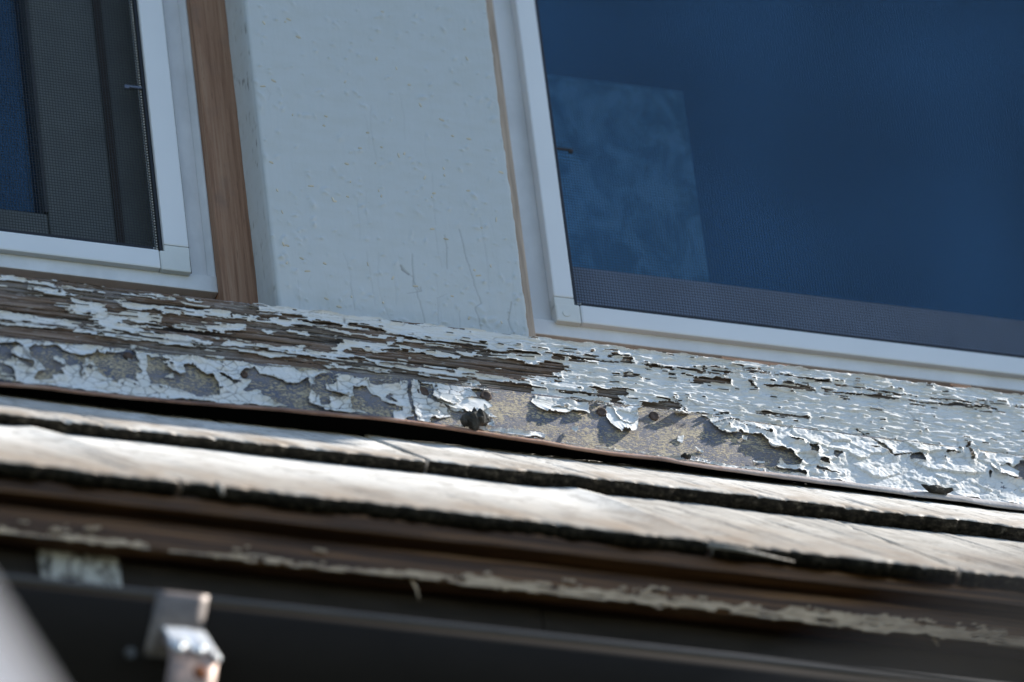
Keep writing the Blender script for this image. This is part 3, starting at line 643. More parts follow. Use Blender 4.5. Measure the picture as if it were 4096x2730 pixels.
# ================================================================== the peeling sill and the flashing under it
SHAPES = """B -339.9 0.2 -303.9 -0.6 -271.1 -1.8 -207.5 -0.7 -208.6 -12.5 -236.8 -17.7 -267.2 -20.6 -278.9 -28.6 -277.5 -31 -288 -32.4 -317.3 -30 -333.1 -30.3 -342.2 -28.4
P -340.1 -3.1 -332.9 -1.8 -321.1 -3.6 -321.8 -5.7 -340.4 -7
P -320.6 -4.5 -312.3 -3.1 -299.2 -4.1 -302.2 -6.5 -319.7 -6.7
P -320 -7 -314.4 -8.5 -301.1 -6.6 -293.1 -9.4 -288.2 -10 -284 -11.3 -299.4 -12.8 -320.4 -11.9
P -302.1 -5.5 -291.7 -5 -269.2 -5.7 -269.7 -7.4 -279.9 -8.5 -299 -7.3
P -289.6 -0.5 -274.2 0 -274.3 -1 -285.3 -1.4
P -307.1 -0.1 -297.4 -1.6 -301.8 -2.6
P -260.7 -5.2 -238.2 -2.7 -207.6 -2 -207.9 -4.6 -230.3 -7.1 -244 -6.1 -260.5 -6.1
P -264.1 -10.2 -256.4 -9.4 -256 -11.6 -264.4 -13.1
P -263.8 -13 -237.9 -12 -237.6 -14.6 -250.5 -17.3 -261.4 -16.6
B -257.7 -24.7 -250.8 -26.7 -236.3 -25 -234.6 -24.1 -229.3 -26.3 -222.7 -26.7 -222.9 -28.3 -215.7 -27.6 -210 -27.2 -210.5 -32.7 -235.3 -31.6 -247.3 -30.7 -245.4 -27.5 -258.1 -28.9 -262.2 -25.7
B -235 -18.7 -228.5 -17.8 -221.9 -17.9 -209.2 -18.4 -209.5 -22.6 -222.9 -22.2 -235.6 -23.3
P -303.2 -18.2 -291.7 -18.8 -294.1 -14 -291.3 -13.3 -285.9 -14.8 -270.1 -15.8 -269.5 -20.9 -267.3 -21.2 -266.6 -19.2 -261.5 -17.9 -250.6 -18.3 -239.6 -18.7 -235 -19.3 -236.3 -24.7 -250.2 -25.9 -258.3 -24.5 -268.1 -24.6 -276.9 -24.5 -288.4 -24.8 -300.3 -22.9 -304.5 -21.2
P -239.1 -12.5 -220 -8.9 -218.1 -11.9 -208.6 -12.5 -208.8 -14.4 -221.2 -15.5 -221.9 -17.5 -228.5 -17.8 -235 -16.1 -238.2 -15.3
P -342.1 -27.7 -332.8 -26.7 -333 -30 -317.3 -30 -287.9 -31.1 -286.9 -32.9 -277.5 -31 -282.5 -25.6 -276.9 -24.5 -268.1 -24.6 -262.2 -25.7 -258.1 -28.9 -245.4 -27.5 -246.2 -30.5 -248.5 -31.5 -238.1 -32 -214.4 -31.9 -210.7 -34.6 -210.8 -35.9 -235.8 -36.8 -274 -35.6 -293.2 -35.7 -313.9 -35.7 -342.8 -36.8
P -342.9 -37.4 -323.8 -36.7 -324 -38.6 -343.2 -40.6
B -343.2 -41.3 -323.5 -39.2 -293.9 -37.7 -292.9 -39.5 -271.7 -40.4 -255.4 -41.4 -249.2 -40.2 -240.4 -39.3 -235.8 -37.4 -240.5 -40.6 -236.1 -41 -219.7 -41.3 -211.2 -40.5 -211.9 -48.3 -244.7 -50.5 -247.4 -44.1 -257.4 -45.5 -258.3 -50.1 -262.7 -50.1 -283.4 -49.7 -299.8 -49.4 -317.2 -49.5 -328.1 -49.4 -343.9 -49.7
P -293.3 -37 -285 -36.5 -269.9 -38.3 -255 -37.5 -249.2 -39.3 -249.2 -40.2 -255.3 -41.1 -271.7 -40.4 -285.3 -39.7 -292.4 -39.4
P -240.6 -39.1 -235.8 -36.8 -215.5 -37.9 -215.5 -40.4 -236.1 -41
P -235.1 -23.9 -223.4 -21.9 -209.6 -22.9 -210 -27.2 -222.9 -28 -229.3 -26.3
B -344.4 -56.4 -335.1 -55.5 -333.3 -53.3 -330.8 -55.8 -339.4 -61.8 -338.6 -64.2 -334.9 -66.3 -345.2 -66.4
B -334.1 -66.2 -331 -65.1 -324.1 -66.7 -325.1 -71.9 -328.8 -71.2 -332.9 -68.5
B -325.6 -58 -322 -55 -306 -52.5 -303.1 -56.2 -290.7 -58.4 -282.9 -56 -282 -52.1 -277.4 -55.9 -276.4 -56.1 -275.1 -54.3 -264.6 -52.9 -262.2 -50.6 -257.8 -50.7 -254 -57.2 -255.9 -59.4 -252.5 -64.6 -258.2 -66.7 -257.6 -72.3 -267.8 -71.2 -272.5 -75 -276.1 -72.3 -279.9 -71.5 -284.8 -65.8 -285.5 -61.5 -289.8 -60.1 -291.3 -65.4 -302.9 -67 -307.5 -70.2 -305.7 -73.8 -312.9 -75.4 -313.7 -78.6 -324.7 -80.4 -322.5 -74.1 -317 -72.7 -319.3 -67.3 -324.4 -63.6
P -311.2 -61.8 -308.4 -60.8 -303.7 -63.3 -302.9 -67 -305.1 -67.3 -310.8 -63.6
P -262.8 -57.1 -260.1 -57.4 -260.8 -60 -262.9 -59
B -249 -55.9 -241 -52.6 -234.6 -54.6 -239.7 -55.9 -239.9 -58.5 -232.6 -62.6 -227.9 -65.2 -224.9 -62.2 -226 -56.6 -220.5 -55.8 -213.2 -61.9 -214.6 -77.4 -223 -77.2 -236.4 -74.6 -239 -72.4 -250 -73.2 -248.6 -69.9 -250.3 -65 -249.3 -59.1
P -240.2 -67.4 -234.4 -64.1 -234.2 -67.9
B -224.7 1 -200 -0.1 -176.3 -1.3 -175.4 -3.8 -170.4 -3.7 -170.7 -6.7 -160.7 -6.2 -154.6 -6.4 -142.4 -6 -140.9 -7.7 -149.3 -9.2 -159.4 -9.9 -169.6 -12 -177.3 -12.4 -187.9 -12.6 -189.2 -14.7 -205.9 -16.4 -222 -17.9 -226.5 -18.5
P -225 -2.2 -207.4 -3 -204.8 -4.6 -207.7 -5.6 -225.2 -4.2
P -224.3 -7 -201.2 -7 -201.3 -8.6 -219 -8.5
P -225.7 -10.1 -219.6 -9.9 -212 -10.8 -198 -9.1 -189.3 -10.2 -189.2 -14.7 -203 -14.7 -207.6 -16.6 -221.2 -15.2 -222 -17.9 -226.4 -17.9
P -176.2 -0.6 -157.4 -0.9 -158 -1.7 -174.2 -2.9
P -183.1 -3 -174.9 -3.7 -182.1 -4
P -173.6 -8 -154.6 -6.7 -154.8 -8.7 -173.2 -9.3
P -188.8 -11.1 -169.4 -10 -168.9 -11.3 -178.5 -12.6 -187.9 -12.6
B -226.5 -19.2 -205.9 -17 -180.8 -14.2 -172.1 -15.6 -160.5 -15.3 -153.3 -15.6 -138.9 -15.5 -120.1 -16.8 -120.3 -18.8 -131.4 -19 -137.2 -21.1 -139.1 -18.1 -151.8 -17.9 -162.2 -21.9 -168.7 -20.9 -179.8 -20.8 -179.6 -18.5 -184 -18.5 -201.2 -19.6 -208.6 -21.9 -222.4 -21.8 -226.8 -21.8
B -179.8 -20.5 -175.9 -20.3 -169.9 -21.4 -166.3 -23.8 -162.4 -23.9 -162.2 -21.9 -151.6 -21.5 -139.5 -21.7 -138 -18.6 -133.8 -20.6 -125.4 -19.5 -122.2 -21.6 -120.8 -24 -121.1 -26.6 -126.2 -28 -125.2 -29.1 -122 -30.6 -133.9 -32.9 -143.8 -31.7 -144.1 -29.1 -158 -30.4 -158.8 -32.4 -169.8 -31.4 -178 -31.2 -181.3 -31 -190.1 -30.3 -201.7 -30.6 -214.5 -31.7 -227.6 -30.9 -227.3 -27.3 -205.7 -26.6 -201.3 -26.7 -196.4 -26.6 -190.7 -24.6 -182.8 -23.5
P -201.8 -19.7 -179.5 -17.9 -179.9 -21.5 -184.5 -23.7 -192.3 -24.5 -196.3 -26.3 -201.3 -26.7 -205.7 -26.3 -223 -28.4 -223.3 -26.5 -225.7 -22.3 -208.6 -21.9 -208.2 -23.1 -201.5 -22.8
P -180.8 -13.5 -160.8 -12.7 -161 -15.3 -172.1 -15.6
P -169.8 -20.4 -151.5 -19.8 -152.2 -21.5 -161.6 -21.9 -162.4 -23.6 -166.2 -23.1
P -152.4 -18 -139.4 -20.8 -140 -21.5 -151.1 -21.7
P -137.2 -15.6 -120 -16.2 -94.6 -14.6 -94.8 -16.6
B -145.6 -10.3 -132.7 -9.8 -130.4 -8.5 -115.6 -10.4 -116.2 -11.8 -133.5 -12.2
B -115.7 -12 -94.4 -12.7 -94.6 -14 -125.4 -14.3 -129.7 -13
B -120.2 -17.8 -94.9 -17.2 -95.3 -20.5 -120.5 -20.7
B -116.2 -27.9 -107.2 -27.3 -96 -27.7 -96.4 -31.7 -103.8 -31.4 -113.1 -30.7 -117 -30.3
B -208.9 -31.6 -201.8 -31.2 -201.9 -32.5 -192.4 -31.9 -193.1 -32.9 -198.2 -34.6 -198.4 -36.5 -204.5 -36.7 -204.2 -34.1 -210.2 -33.7
B -190.4 -31 -187.3 -30.5 -187.5 -32.2 -190.5 -32.3
B -228.6 -42 -215.3 -40.8 -215.2 -39.5 -200.8 -38.8 -187.5 -38.3 -187.7 -39.6 -171.7 -40 -168.5 -41.5 -164 -40.5 -150 -39 -136.3 -40.3 -132.7 -43 -128.4 -44.4 -125.5 -43.3 -114 -44.7 -116.6 -42.8 -104.4 -43 -97.7 -44.1 -98.3 -49.9 -126.2 -49.9 -134.3 -48.4 -149 -50.7 -153.1 -48.4 -153.4 -45.2 -168.4 -45.9 -169.3 -49.3 -182.6 -49.8 -182.4 -47.8 -195 -47.6 -199 -49.5 -216 -48.6 -229.2 -49.1
P -169.5 -46.1 -153.4 -45.5 -153.3 -49.7 -169.9 -49.7
B -133.6 -41.2 -127.3 -39.1 -127.5 -41
B -226.7 -57.7 -223.3 -56 -219.5 -56.1 -215.4 -59.4 -214.5 -62.4 -207.9 -61.5 -206.1 -66.4 -205 -72 -205.2 -74.6 -214.3 -77.7 -219.7 -77.2 -231.5 -73.7 -230.7 -64.6 -225 -62.6
B -183.7 -61.5 -189.2 -61.6 -189.3 -57.1 -182.3 -53 -178.3 -51.1 -176.5 -55.4 -168.3 -56.8 -158.8 -60.7 -152.1 -60.1 -145.6 -55.7 -145.3 -64 -149 -73.4 -141.5 -76.3 -139.8 -81 -154.1 -81.2 -162.8 -79.1 -171.4 -77.1 -171.7 -74.6 -177.3 -69.6 -180.9 -67.5 -186.1 -70.1 -189.4 -69.9 -182.7 -62.6
B -203.9 -59.7 -200.5 -59.3 -195.4 -63.7 -189.9 -63.6 -194.6 -66.5 -199.8 -63
B -140.5 -54.4 -136.2 -50.9 -127.3 -50 -125.2 -51.7 -134.2 -58 -134.6 -61.9 -125 -65.7 -120.7 -67.1 -133.5 -67.8 -133.5 -73.3 -140.2 -74.2 -140.6 -67.2 -145.3 -64 -144.4 -60.7 -141.7 -60.9
B -116.5 -58.2 -106.8 -56.2 -104.6 -61.7 -99.6 -63 -100.9 -75.8 -120.5 -76 -120.2 -72.8 -120.1 -67 -117.8 -65.4
B -110.8 -12.3 -92.5 -13.3 -92.1 -14.5 -111.1 -15.2
B -105.5 -9.6 -98.2 -9.2 -98.9 -10.3 -103.4 -10.6
B -92.7 -9.4 -86.6 -9.9 -88.4 -10.8
B -111.2 -16.2 -105.6 -15.7 -96.3 -17.4 -87.3 -16.5 -86.5 -14.4 -81.4 -13.7 -82.3 -17.1 -87.5 -18.4 -87.7 -20.4 -100.4 -19.6 -111.6 -19.8
B -82.4 -18.1 -72.3 -17.3 -57.8 -18.3 -41.9 -20.6 -38.2 -22.7 -44.9 -22.3 -64.3 -21.1 -80.3 -19.7
B -112.3 -27.3 -101.2 -27.4 -88.4 -27.6 -87.5 -24.6 -75.2 -23.9 -74.8 -25.4 -68.5 -24.3 -64 -24 -56.5 -26.5 -46.3 -25.8 -41.3 -25.4 -39.8 -22.3 -20.2 -22.5 -8.2 -20.9 0.7 -21.6 1 -23.5 7.6 -24.6 10.6 -23.2 14.1 -22.4 20.1 -20.6 19 -29.8 -0.4 -31.5 -1.5 -35.8 -9.8 -34.7 -29.4 -35.1 -29.8 -33.2 -40.9 -32.1 -51.1 -34.2 -52 -31.7 -61.4 -31 -61.6 -33 -68.5 -34.6 -72.1 -36.7 -71.8 -34.4 -77.8 -33.3 -93.5 -34.1 -93.9 -32.2 -103.4 -32.2 -112.7 -31.2
P -75.1 -28.4 -72.3 -28.3 -73.8 -31.4 -75.4 -31
B -53.5 -14.1 -43.9 -13.8 -27.2 -14.1 -16.5 -14.6 -24.4 -15 -41.2 -14.7
B -28.1 -17.4 -13.5 -17.4 -12.7 -15.3 -14.1 -17.8 -26.5 -18.5
B -113.8 -42.3 -106 -42.3 -96.2 -43.8 -89.5 -43.2 -88.6 -39.9 -85.7 -38.8 -78 -40.1 -71.8 -39.5 -71.4 -41.4 -58.1 -42.2 -44.7 -42 -44 -40.3 -37.8 -40.1 -39.1 -41.6 -44.3 -43.6 -42.8 -45.3 -51.9 -46.2 -62.5 -46.3 -66.3 -45.9 -75.4 -47.1 -76.2 -49.2 -84.6 -49.6 -92.3 -49.4 -105.8 -50.6 -114.6 -49.8
B -105.8 -51.2 -92.4 -50.1 -85.2 -50.7 -91 -53.1 -103.9 -53.9
B -30 -40.3 -21 -39.8 0.9 -39.4 4.5 -40.5 4.3 -49.3 -8.6 -49.7 -25.3 -48.7 -26.2 -46.3 -30.2 -42.3
P -30.8 -42.4 -26.2 -46.3 -31.1 -45
B -71.8 -49.8 -62.7 -48.6 -63.2 -53.2 -64.2 -57.2 -62.3 -60.1 -59.6 -61.7 -50.8 -62.5 -49.6 -61.7 -42.4 -56.8 -33.8 -55 -37.7 -49.1 -25.3 -48.7 -23.2 -49.8 4.3 -49.3 5 -53.7 7.6 -55.3 16.1 -56.1 13.5 -79.5 -6.1 -77.7 -22.8 -76.7 -48 -77.5 -68.7 -79 -69.5 -75.9 -61.5 -74.2 -55.2 -72 -53.8 -69.3 -56.2 -65.8 -64.1 -61.7 -69.3 -57.9 -72.3 -55.1
P -32 -58.7 -29.1 -62.8 -24.1 -68.5 -29.7 -68.6 -32 -63.8
P -36.6 -75.3 -32.2 -70.9 -26.5 -70.1 -27.7 -76.1
P -6.1 -77.7 -0.8 -75.1 6.7 -77.9 -0.9 -81.4
P -55 -65 -45 -65.5 -45.7 -66.9 -54.1 -67.4
B -116.5 -57.8 -106.9 -55.9 -104.2 -61.9 -97.3 -65.5 -94.2 -67.6 -89.8 -67.7 -85.9 -68.5 -85.7 -71 -92.4 -71.9 -92.8 -75.8 -91 -80 -118.9 -81.2
P -118.3 -75.3 -111.2 -77 -112.1 -79.6 -118.8 -80.5
B -95.9 -62.7 -92.9 -60.4 -87.9 -65.5 -93.9 -65
B -88.1 -79 -82.7 -75.1 -78.4 -75.8 -78.7 -79
B 3.2 -23.2 6.6 -23.4 9.3 -24.3 14.1 -21.4 22.2 -20 28.8 -21 27.9 -23.8 26 -26 20.2 -27.4 20.4 -30.6 2.3 -31.8
B 1.3 -41 3.5 -40.6 4.7 -45.7 4.6 -48.6 0.5 -48.2
B 20.9 -14 27.9 -13.7 29.3 -17.1 20.7 -17.6
B 43.6 -12.9 47.3 -12.7 49.4 -13.7 61.3 -13 68.2 -12.8 61.3 -13.7 43.7 -13.8
B 47.7 -6.1 50.3 -5.8 49.5 -7.5 47.6 -7.4
B 62 -7.1 66 -7.2 65.3 -8.6 62.5 -8.3
B 68.8 -9.4 74.3 -9 74.5 -11.9 68.5 -12.1
B 82.9 -12.7 94.8 -12.7 103.8 -13.5 101.4 -14.4 83.9 -13.9
B 82.1 -15.1 88.7 -16.8 84.7 -16.7
B 111.2 -13.1 123.1 -13.5 120.2 -14.5 111.7 -14.4
B 115.3 -17.5 137.1 -16.8 136.7 -20.1 119.4 -21.1 117 -22.1 114.4 -19.9
B 59 -23.8 69.9 -22.6 78.3 -23.1 70.8 -23.8
B 48.5 -36.2 58.2 -35.2 68.1 -32.9 68 -38.4 62.2 -39.5 62.5 -41.8 65.3 -42 60.6 -44 60.4 -45.3 64.9 -45.3 69.4 -46 64.6 -48.6 57.2 -49.3 57 -45.8 55.7 -42 47.5 -42.5
B 77.7 -42.3 82.8 -42.3 96.8 -39.1 102.4 -39.7 102.1 -46.5 88.8 -48.9 75.3 -48.8 76.2 -45.8
B 110 -46.8 114 -46.5 113.3 -47.6 109.9 -47.7
B 0.4 -49.2 4.6 -49.2 4.4 -53.5 6.9 -55.7 12.5 -56.2 19.4 -54.7 23.8 -55.4 33.1 -57.3 39.3 -57.2 39.6 -50 55.5 -49.2 56.6 -54.2 58.3 -59.2 63.6 -61.7 68.1 -61.4 70.7 -58.8 71.6 -56.1 71.6 -50.9 75.2 -49.1 88.2 -49 96.1 -49.6 118.8 -49.1 120.9 -55.3 126 -59.8 131.8 -60.4 129.2 -81.3 80.8 -83.2 35.9 -82.7 -3.2 -80.8
P 24.5 -69.5 28.4 -68.9 28.6 -72.1 26.1 -75 24.1 -72.7
P -2.7 -76.3 0.3 -74.9 6.8 -76.9 6.5 -79.6 -3 -79.5
P 96.4 -66.4 100.5 -64.8 99.4 -69.2 97.5 -71.4 94.2 -69.9
P 104.2 -74 112.3 -75.2 111.5 -76.9 107 -76.6
B 120.4 -16.9 139.2 -16.7 140.4 -20.4 125.6 -20.4 119.9 -20.6
B 152.9 -16.1 156.5 -19.5 153.1 -19.7
B 163.1 -17.4 191.9 -15.8 197.9 -17.9 180 -18.7 162.9 -19
B 116.5 -49 118.8 -48.7 121.5 -54.8 125.9 -60 133.8 -60.3 139.7 -58.8 148.3 -58.3 151.7 -58.2 155.6 -63.2 157 -66.3 163.7 -67.3 170.9 -68.3 173.7 -73.1 176.3 -75.7 171.3 -78.6 165.6 -78.7 161.5 -75.4 158 -81 159.5 -82.1 172.6 -82.3 176.2 -85.1 157.5 -84.9 112.3 -83.8
P 140.4 -76.2 142.9 -79.1 152.4 -79.8 152.7 -82 144.3 -81.5
P 138.6 -60.9 143.5 -60.6 143.1 -63.9 139.8 -63
B 184.2 -62.3 189.9 -62.6 188 -68.6 184.2 -67.2
B 200.6 -63.7 205.6 -64.4 202.2 -68.7 200.7 -67.6
B 188.7 -72.1 194.4 -71.7 195.8 -74.1 188.4 -74.1
B 186.6 -76.9 194.6 -79.4 203.5 -80.8 193.3 -80.2 186.5 -79.8
B 172.2 -58.4 180.5 -60.2 174.2 -60.1
B 250.2 -12.1 268.6 -12.6 253 -12.7
B 274.5 -12.2 308.1 -11.3 340.3 -10.2 313.9 -11.5 275.5 -13
B 253 -60.7 260.3 -57.5 261.5 -61.2 262.4 -63.4 252 -63.8
B 279.1 -54.7 290.2 -53.5 280.1 -55.8
B 313.5 -60.2 320 -58.7 322.7 -60.3 328.5 -56.3 333.9 -55.6 331.9 -70.2 320.1 -70.4 316.6 -67 312.7 -66.2
B 305.2 -65.9 306.9 -66.3 304.5 -71.2
B 227.1 -57 232.9 -56.5 229.9 -57.6
K 4.3 -14 20.6 -13.7 29.6 -13.8 43.8 -13.5 66.4 -13 82.9 -12.4 106.2 -12.8 137.5 -13.5
K 121.3 -9.3 155.7 -7.9 178.5 -8.1 195.5 -9.4 255.6 -12.7
K 155.1 -39.9 171.7 -39.6 188.9 -39.3
K 1.3 -40.3 26.7 -40.1 47.4 -41.2
K -110.4 -8 -83 -12.6 -53.5 -14.4 -13.4 -16.7 20.9 -13.4
K -113.5 -39.4 -85.7 -38.8 -57.9 -39.6 -41.1 -39.9 3.6 -40.3
K -79 -49.5 -79 -55.3 -79.3 -63.7 -78.7 -79
K -215 -37.9 -188.5 -36.8 -166.4 -36.7 -141.6 -37.5 -122.2 -38.4 -97.1 -38.2
K -337.2 -7.2 -299 -7.6 -268.9 -7.9 -233.4 -10.1 -208.4 -9.9
K -339.5 -36.3 -293.2 -35.7 -235.8 -36.8 -210.8 -36.6
K 203.7 -16.8 243.9 -16.6 278.5 -16.5 319.2 -15
K 115.7 -55.5 138.1 -48.7 158.3 -55.7
K 295.5 -44.4 294.7 -58.1
K 222 -43.7 233.3 -53.2 241.4 -61.9 261.4 -58
K 97.9 -34.4 107.8 -46.7 130.8 -44.3
K 25.2 -48.1 39.7 -48.7 53.4 -47.5
K -330.3 -56.7 -325.5 -63.7 -324.2 -68
K -284.8 -65.8 -293.1 -67 -294.8 -73.5"""
D = 0.5
GX0, GX1, GZ0, GZ1 = -620.0, 620.0, -92.0, 0.0
NX, NZ = int((GX1 - GX0) / D), int((GZ1 - GZ0) / D)
cx = GX0 + (np.arange(NX) + .5) * D
cz = GZ0 + (np.arange(NZ) + .5) * D
CX, CZ = np.meshgrid(cx, cz)
VX, VZ = np.meshgrid(GX0 + np.arange(NX + 1) * D, GZ0 + np.arange(NZ + 1) * D)

def joint(x): return -50.6 + 2.3 * np.exp(-((x + 15) / 260.0) ** 2) * 2.0 + (vnoise(x / 24, x * 0, 400) - .5) * .6 - .9
LIPX = [-430, -341, -230, -114, -60, -9, 60, 149, 240, 333, 430]
LIPZ = [-91.6, -90.6, -88.6, -83.8, -84.4, -87.4, -90.0, -91.9, -94.2, -95.5, -96]
def lip_z(x): return np.interp(x, LIPX, LIPZ) + (fbm(np.asarray(x) / 40, np.asarray(x) * 0, 410) - .5) * 1.6

# where the paint still holds: digitised outlines, with edges broken along and across the grain
step = np.where(CZ > joint(CX), 1.0, 0.35)
WX = CX + step * (2.6 * (vnoise(CX / 7, CZ / 1.1, 1) - .5) + 1.6 * (vnoise(CX / 2.2, CZ / .8, 2) - .5)) + (1 - step) * 1.6 * (vnoise(CX / 3, CZ / 3, 5) - .5)
WZ = CZ + .7 * (vnoise(CX / 5, CZ / 3, 3) - .5) + .7 * (vnoise(CX / 1.6, CZ / 1.6, 4) - .5)
paint = np.ones((NZ, NX), bool)
far = (np.abs(CX) > 338)
paint &= ~(far & (fbm(CX / 22, CZ / 3.2, 11, 4) > .50 + .0006 * CX + .13 * (CZ < joint(CX))))
K = np.full((NZ, NX), 9.0)
for line in SHAPES.strip().split('\n'):
    k, *v = line.split(); v = np.array(v, float).reshape(-1, 2)
    i0, i1 = np.searchsorted(cx, [v[:, 0].min() - 4, v[:, 0].max() + 4]); j0, j1 = np.searchsorted(cz, [v[:, 1].min() - 3, v[:, 1].max() + 3])
    if i1 <= i0 or j1 <= j0: continue
    x, z = WX[j0:j1, i0:i1], WZ[j0:j1, i0:i1]
    if k == 'K':
        for (ax, az), (bx, bz) in zip(v[:-1], v[1:]):
            L2 = (bx - ax) ** 2 + (bz - az) ** 2
            tt = np.clip(((x - ax) * (bx - ax) + (z - az) * (bz - az)) / L2, 0, 1)
            K[j0:j1, i0:i1] = np.minimum(K[j0:j1, i0:i1], np.hypot((x - ax - tt * (bx - ax)) * .6, z - az - tt * (bz - az)))
        continue
    ins = np.zeros(x.shape, bool)
    for (ax, az), (bx, bz) in zip(v, np.roll(v, -1, 0)):
        if az == bz: continue
        c_ = (az > z) != (bz > z)
        ins ^= c_ & (x < (bx - ax) * (z - az) / (bz - az) + ax)
    paint[j0:j1, i0:i1][ins] = (k == 'P')
wood_side = CZ > joint(CX)
kw = .55 * np.clip(fbm(CX / 16, CZ * 0, 60) * 2.2 - .55, 0, 1)
paint &= ~(K < kw)

def spread(mask, n):
    """distance in cells (up to n) from the False cells"""
    d = np.zeros(mask.shape, np.int16); m_ = mask.copy()
    for k in range(n):
        d[m_] += 1
        e = m_.copy()
        e[1:] &= m_[:-1]; e[:-1] &= m_[1:]; e[:, 1:] &= m_[:, :-1]; e[:, :-1] &= m_[:, 1:]
        if k % 2:
            e[1:, 1:] &= m_[:-1, :-1]; e[:-1, :-1] &= m_[1:, 1:]; e[1:, :-1] &= m_[:-1, 1:]; e[:-1, 1:] &= m_[1:, :-1]
        m_ = e
    return d
d0 = spread(paint, 10)
# splinters of paint lost along the grain near bare places; thin leftovers inside them
near = np.clip(1 - d0 / 10.0, 0, 1)
paint &= ~(wood_side & (fbm(CX / 12, CZ / .8, 21) > .76 + .05 * np.clip(CX / 60, 0, 1) - .18 * near))
paint |= wood_side & (fbm(CX / 16, CZ / .9, 22) > .735)
paint &= ~(~wood_side & (fbm(CX / 4, CZ / 3, 23) > .90 - .22 * near))
# the top edge is eaten away, the bottom stops at the folded lip
paint &= CZ < -.2 - 1.6 * (fbm(CX / 14, CX * 0, 24) ** 2) * 2
low_edge = lip_z(CX) + 5.6 + 2.2 * (fbm(CX / 9, CX * 0, 25) - .5) - np.where(CX > 120, 1.0, 0)
paint &= CZ > low_edge

# ---------------- relief shared by wood and paint
def grooves(X, Z):
    h = .9 * (fbm(X / 160, Z / 5, 30) - .5) + .5 * (fbm(X / 70, Z / 1.6, 31) - .5)
    return h
def wood_y(X, Z):
    h = grooves(X, Z)
    deep = np.clip((fbm(X / 110, Z / 1.1, 33) - .60) * 7, 0, 1) * 1.6
    return -7.4 - h + deep + .5 * (fbm(X / 40, Z / .9, 34) - .5)
jv = joint(VX)
on_wood = VZ > jv
right_side = np.clip((VX + 30) / 110, 0, 1)
fleck = np.clip(fbm(VX / 6.5, VZ / 1.1, 47, 2) - .50, 0, 1) * 3.4 + .30 * (fbm(VX / 2.4, VZ / 1.3, 48) - .5)
relief_w = .8 * fleck + .55 * (fbm(VX / 26, VZ / 2.2, 40, 4) - .5) + .30 * (fbm(VX / 8, VZ / 1.5, 41) - .5) + .9 * np.clip(fbm(VX / 9, VZ / 2.4, 42) - .62, 0, 1)
relief_m = .55 * np.abs(fbm(VX / 4.5, VZ / 3.2, 49) - .5) * 2 + 1.5 * np.abs(fbm(VX / 13, VZ / 9, 43, 4) - .5) + .5 * (fbm(VX / 4, VZ / 3, 44) - .5)
# one cell values carried to the corners
d1 = spread(paint, 12)
def corners_min(a):
    p = np.pad(a, 1, mode='edge'); return np.minimum(np.minimum(p[:-1, :-1], p[1:, :-1]), np.minimum(p[:-1, 1:], p[1:, 1:]))
dv = corners_min(d1).astype(float)
edge_w = np.clip(1 - dv / 5, 0, 1); edge_m = np.clip(1 - dv / 9, 0, 1)
L1 = np.clip(fbm(VX / 14, VZ / 5, 50) * 2.4 - .75, 0, 1); L2 = np.clip(fbm(VX / 11, VZ / 10, 51) * 2.6 - .7, 0, 1)
lift = np.where(on_wood, edge_w ** 1.7 * (.15 + 1.5 * L1), edge_m ** 1.6 * (.25 + 2.6 * L2))
py = np.where(on_wood, -8.0 - grooves(VX, VZ) - relief_w * (.30 + .85 * right_side), -9.5 - relief_m * (.30 + 1.0 * right_side)) - lift
blend = np.clip((VZ - jv + 1.5) / 3, 0, 1)
# hairline alligator cracks in the paint on the metal, checks along the grain on the wood
def cell_cracks(X, Z, sx, sz, seed):
    gx, gz = X / sx, Z / sz
    ix, iz = np.floor(gx), np.floor(gz)
    f1 = np.full(X.shape, 9.0); f2 = np.full(X.shape, 9.0)
    for a in (-1, 0, 1):
        for b in (-1, 0, 1):
            px = ix + a + hash2(ix + a, iz + b, seed); pz = iz + b + hash2(ix + a, iz + b, seed + 9)
            q = np.hypot(gx - px, gz - pz)
            f2 = np.where(q < f1, f1, np.minimum(f2, q)); f1 = np.minimum(f1, q)
    return f2 - f1
def plates(X, Z, sx, sz, seed, amount, share):
    """loose scales of paint: each cell leans out towards its lower edge"""
    gx, gz = X / sx, Z / sz
    ix, iz = np.floor(gx), np.floor(gz)
    f1 = np.full(X.shape, 9.0); top = np.zeros(X.shape); tl = np.zeros(X.shape); tx = np.zeros(X.shape); pc = np.zeros(X.shape)
    for a in (-1, 0, 1):
        for b in (-1, 0, 1):
            px = ix + a + hash2(ix + a, iz + b, seed); pz = iz + b + hash2(ix + a, iz + b, seed + 9)
            q = np.hypot(gx - px, gz - pz); n = q < f1
            f1 = np.where(n, q, f1); top = np.where(n, pz * sz, top); pc = np.where(n, px * sx, pc)
            r = hash2(ix + a, iz + b, seed + 17); tl = np.where(n, np.clip((r - 1 + share) / share, 0, 1), tl)
            tx = np.where(n, hash2(ix + a, iz + b, seed + 23) - .35, tx)
    return amount * tl * (np.clip(top + sz * .55 - Z, 0, sz * 1.4) / sz + .6 * tx * np.clip((X - pc) / sx + .5, 0, 1))
Xw = VX + 1.4 * (fbm(VX / 3, VZ / 3, 61) - .5); Zw = VZ + 1.2 * (fbm(VX / 3, VZ / 3, 62) - .5)
cr = cell_cracks(Xw, Zw, 7.5, 4.2, 70); crm = np.clip(1 - cr / .13, 0, 1) * np.clip(fbm(VX / 18, VZ / 12, 71) * 3 - .8, 0, 1)
cw = cell_cracks(Xw, Zw, 16, 3.0, 72); crw = np.clip(1 - cw / .14, 0, 1) * np.clip(fbm(VX / 22, VZ / 6, 73) * 3 - 1.25, 0, 1)
crack = np.where(on_wood, crw, crm)
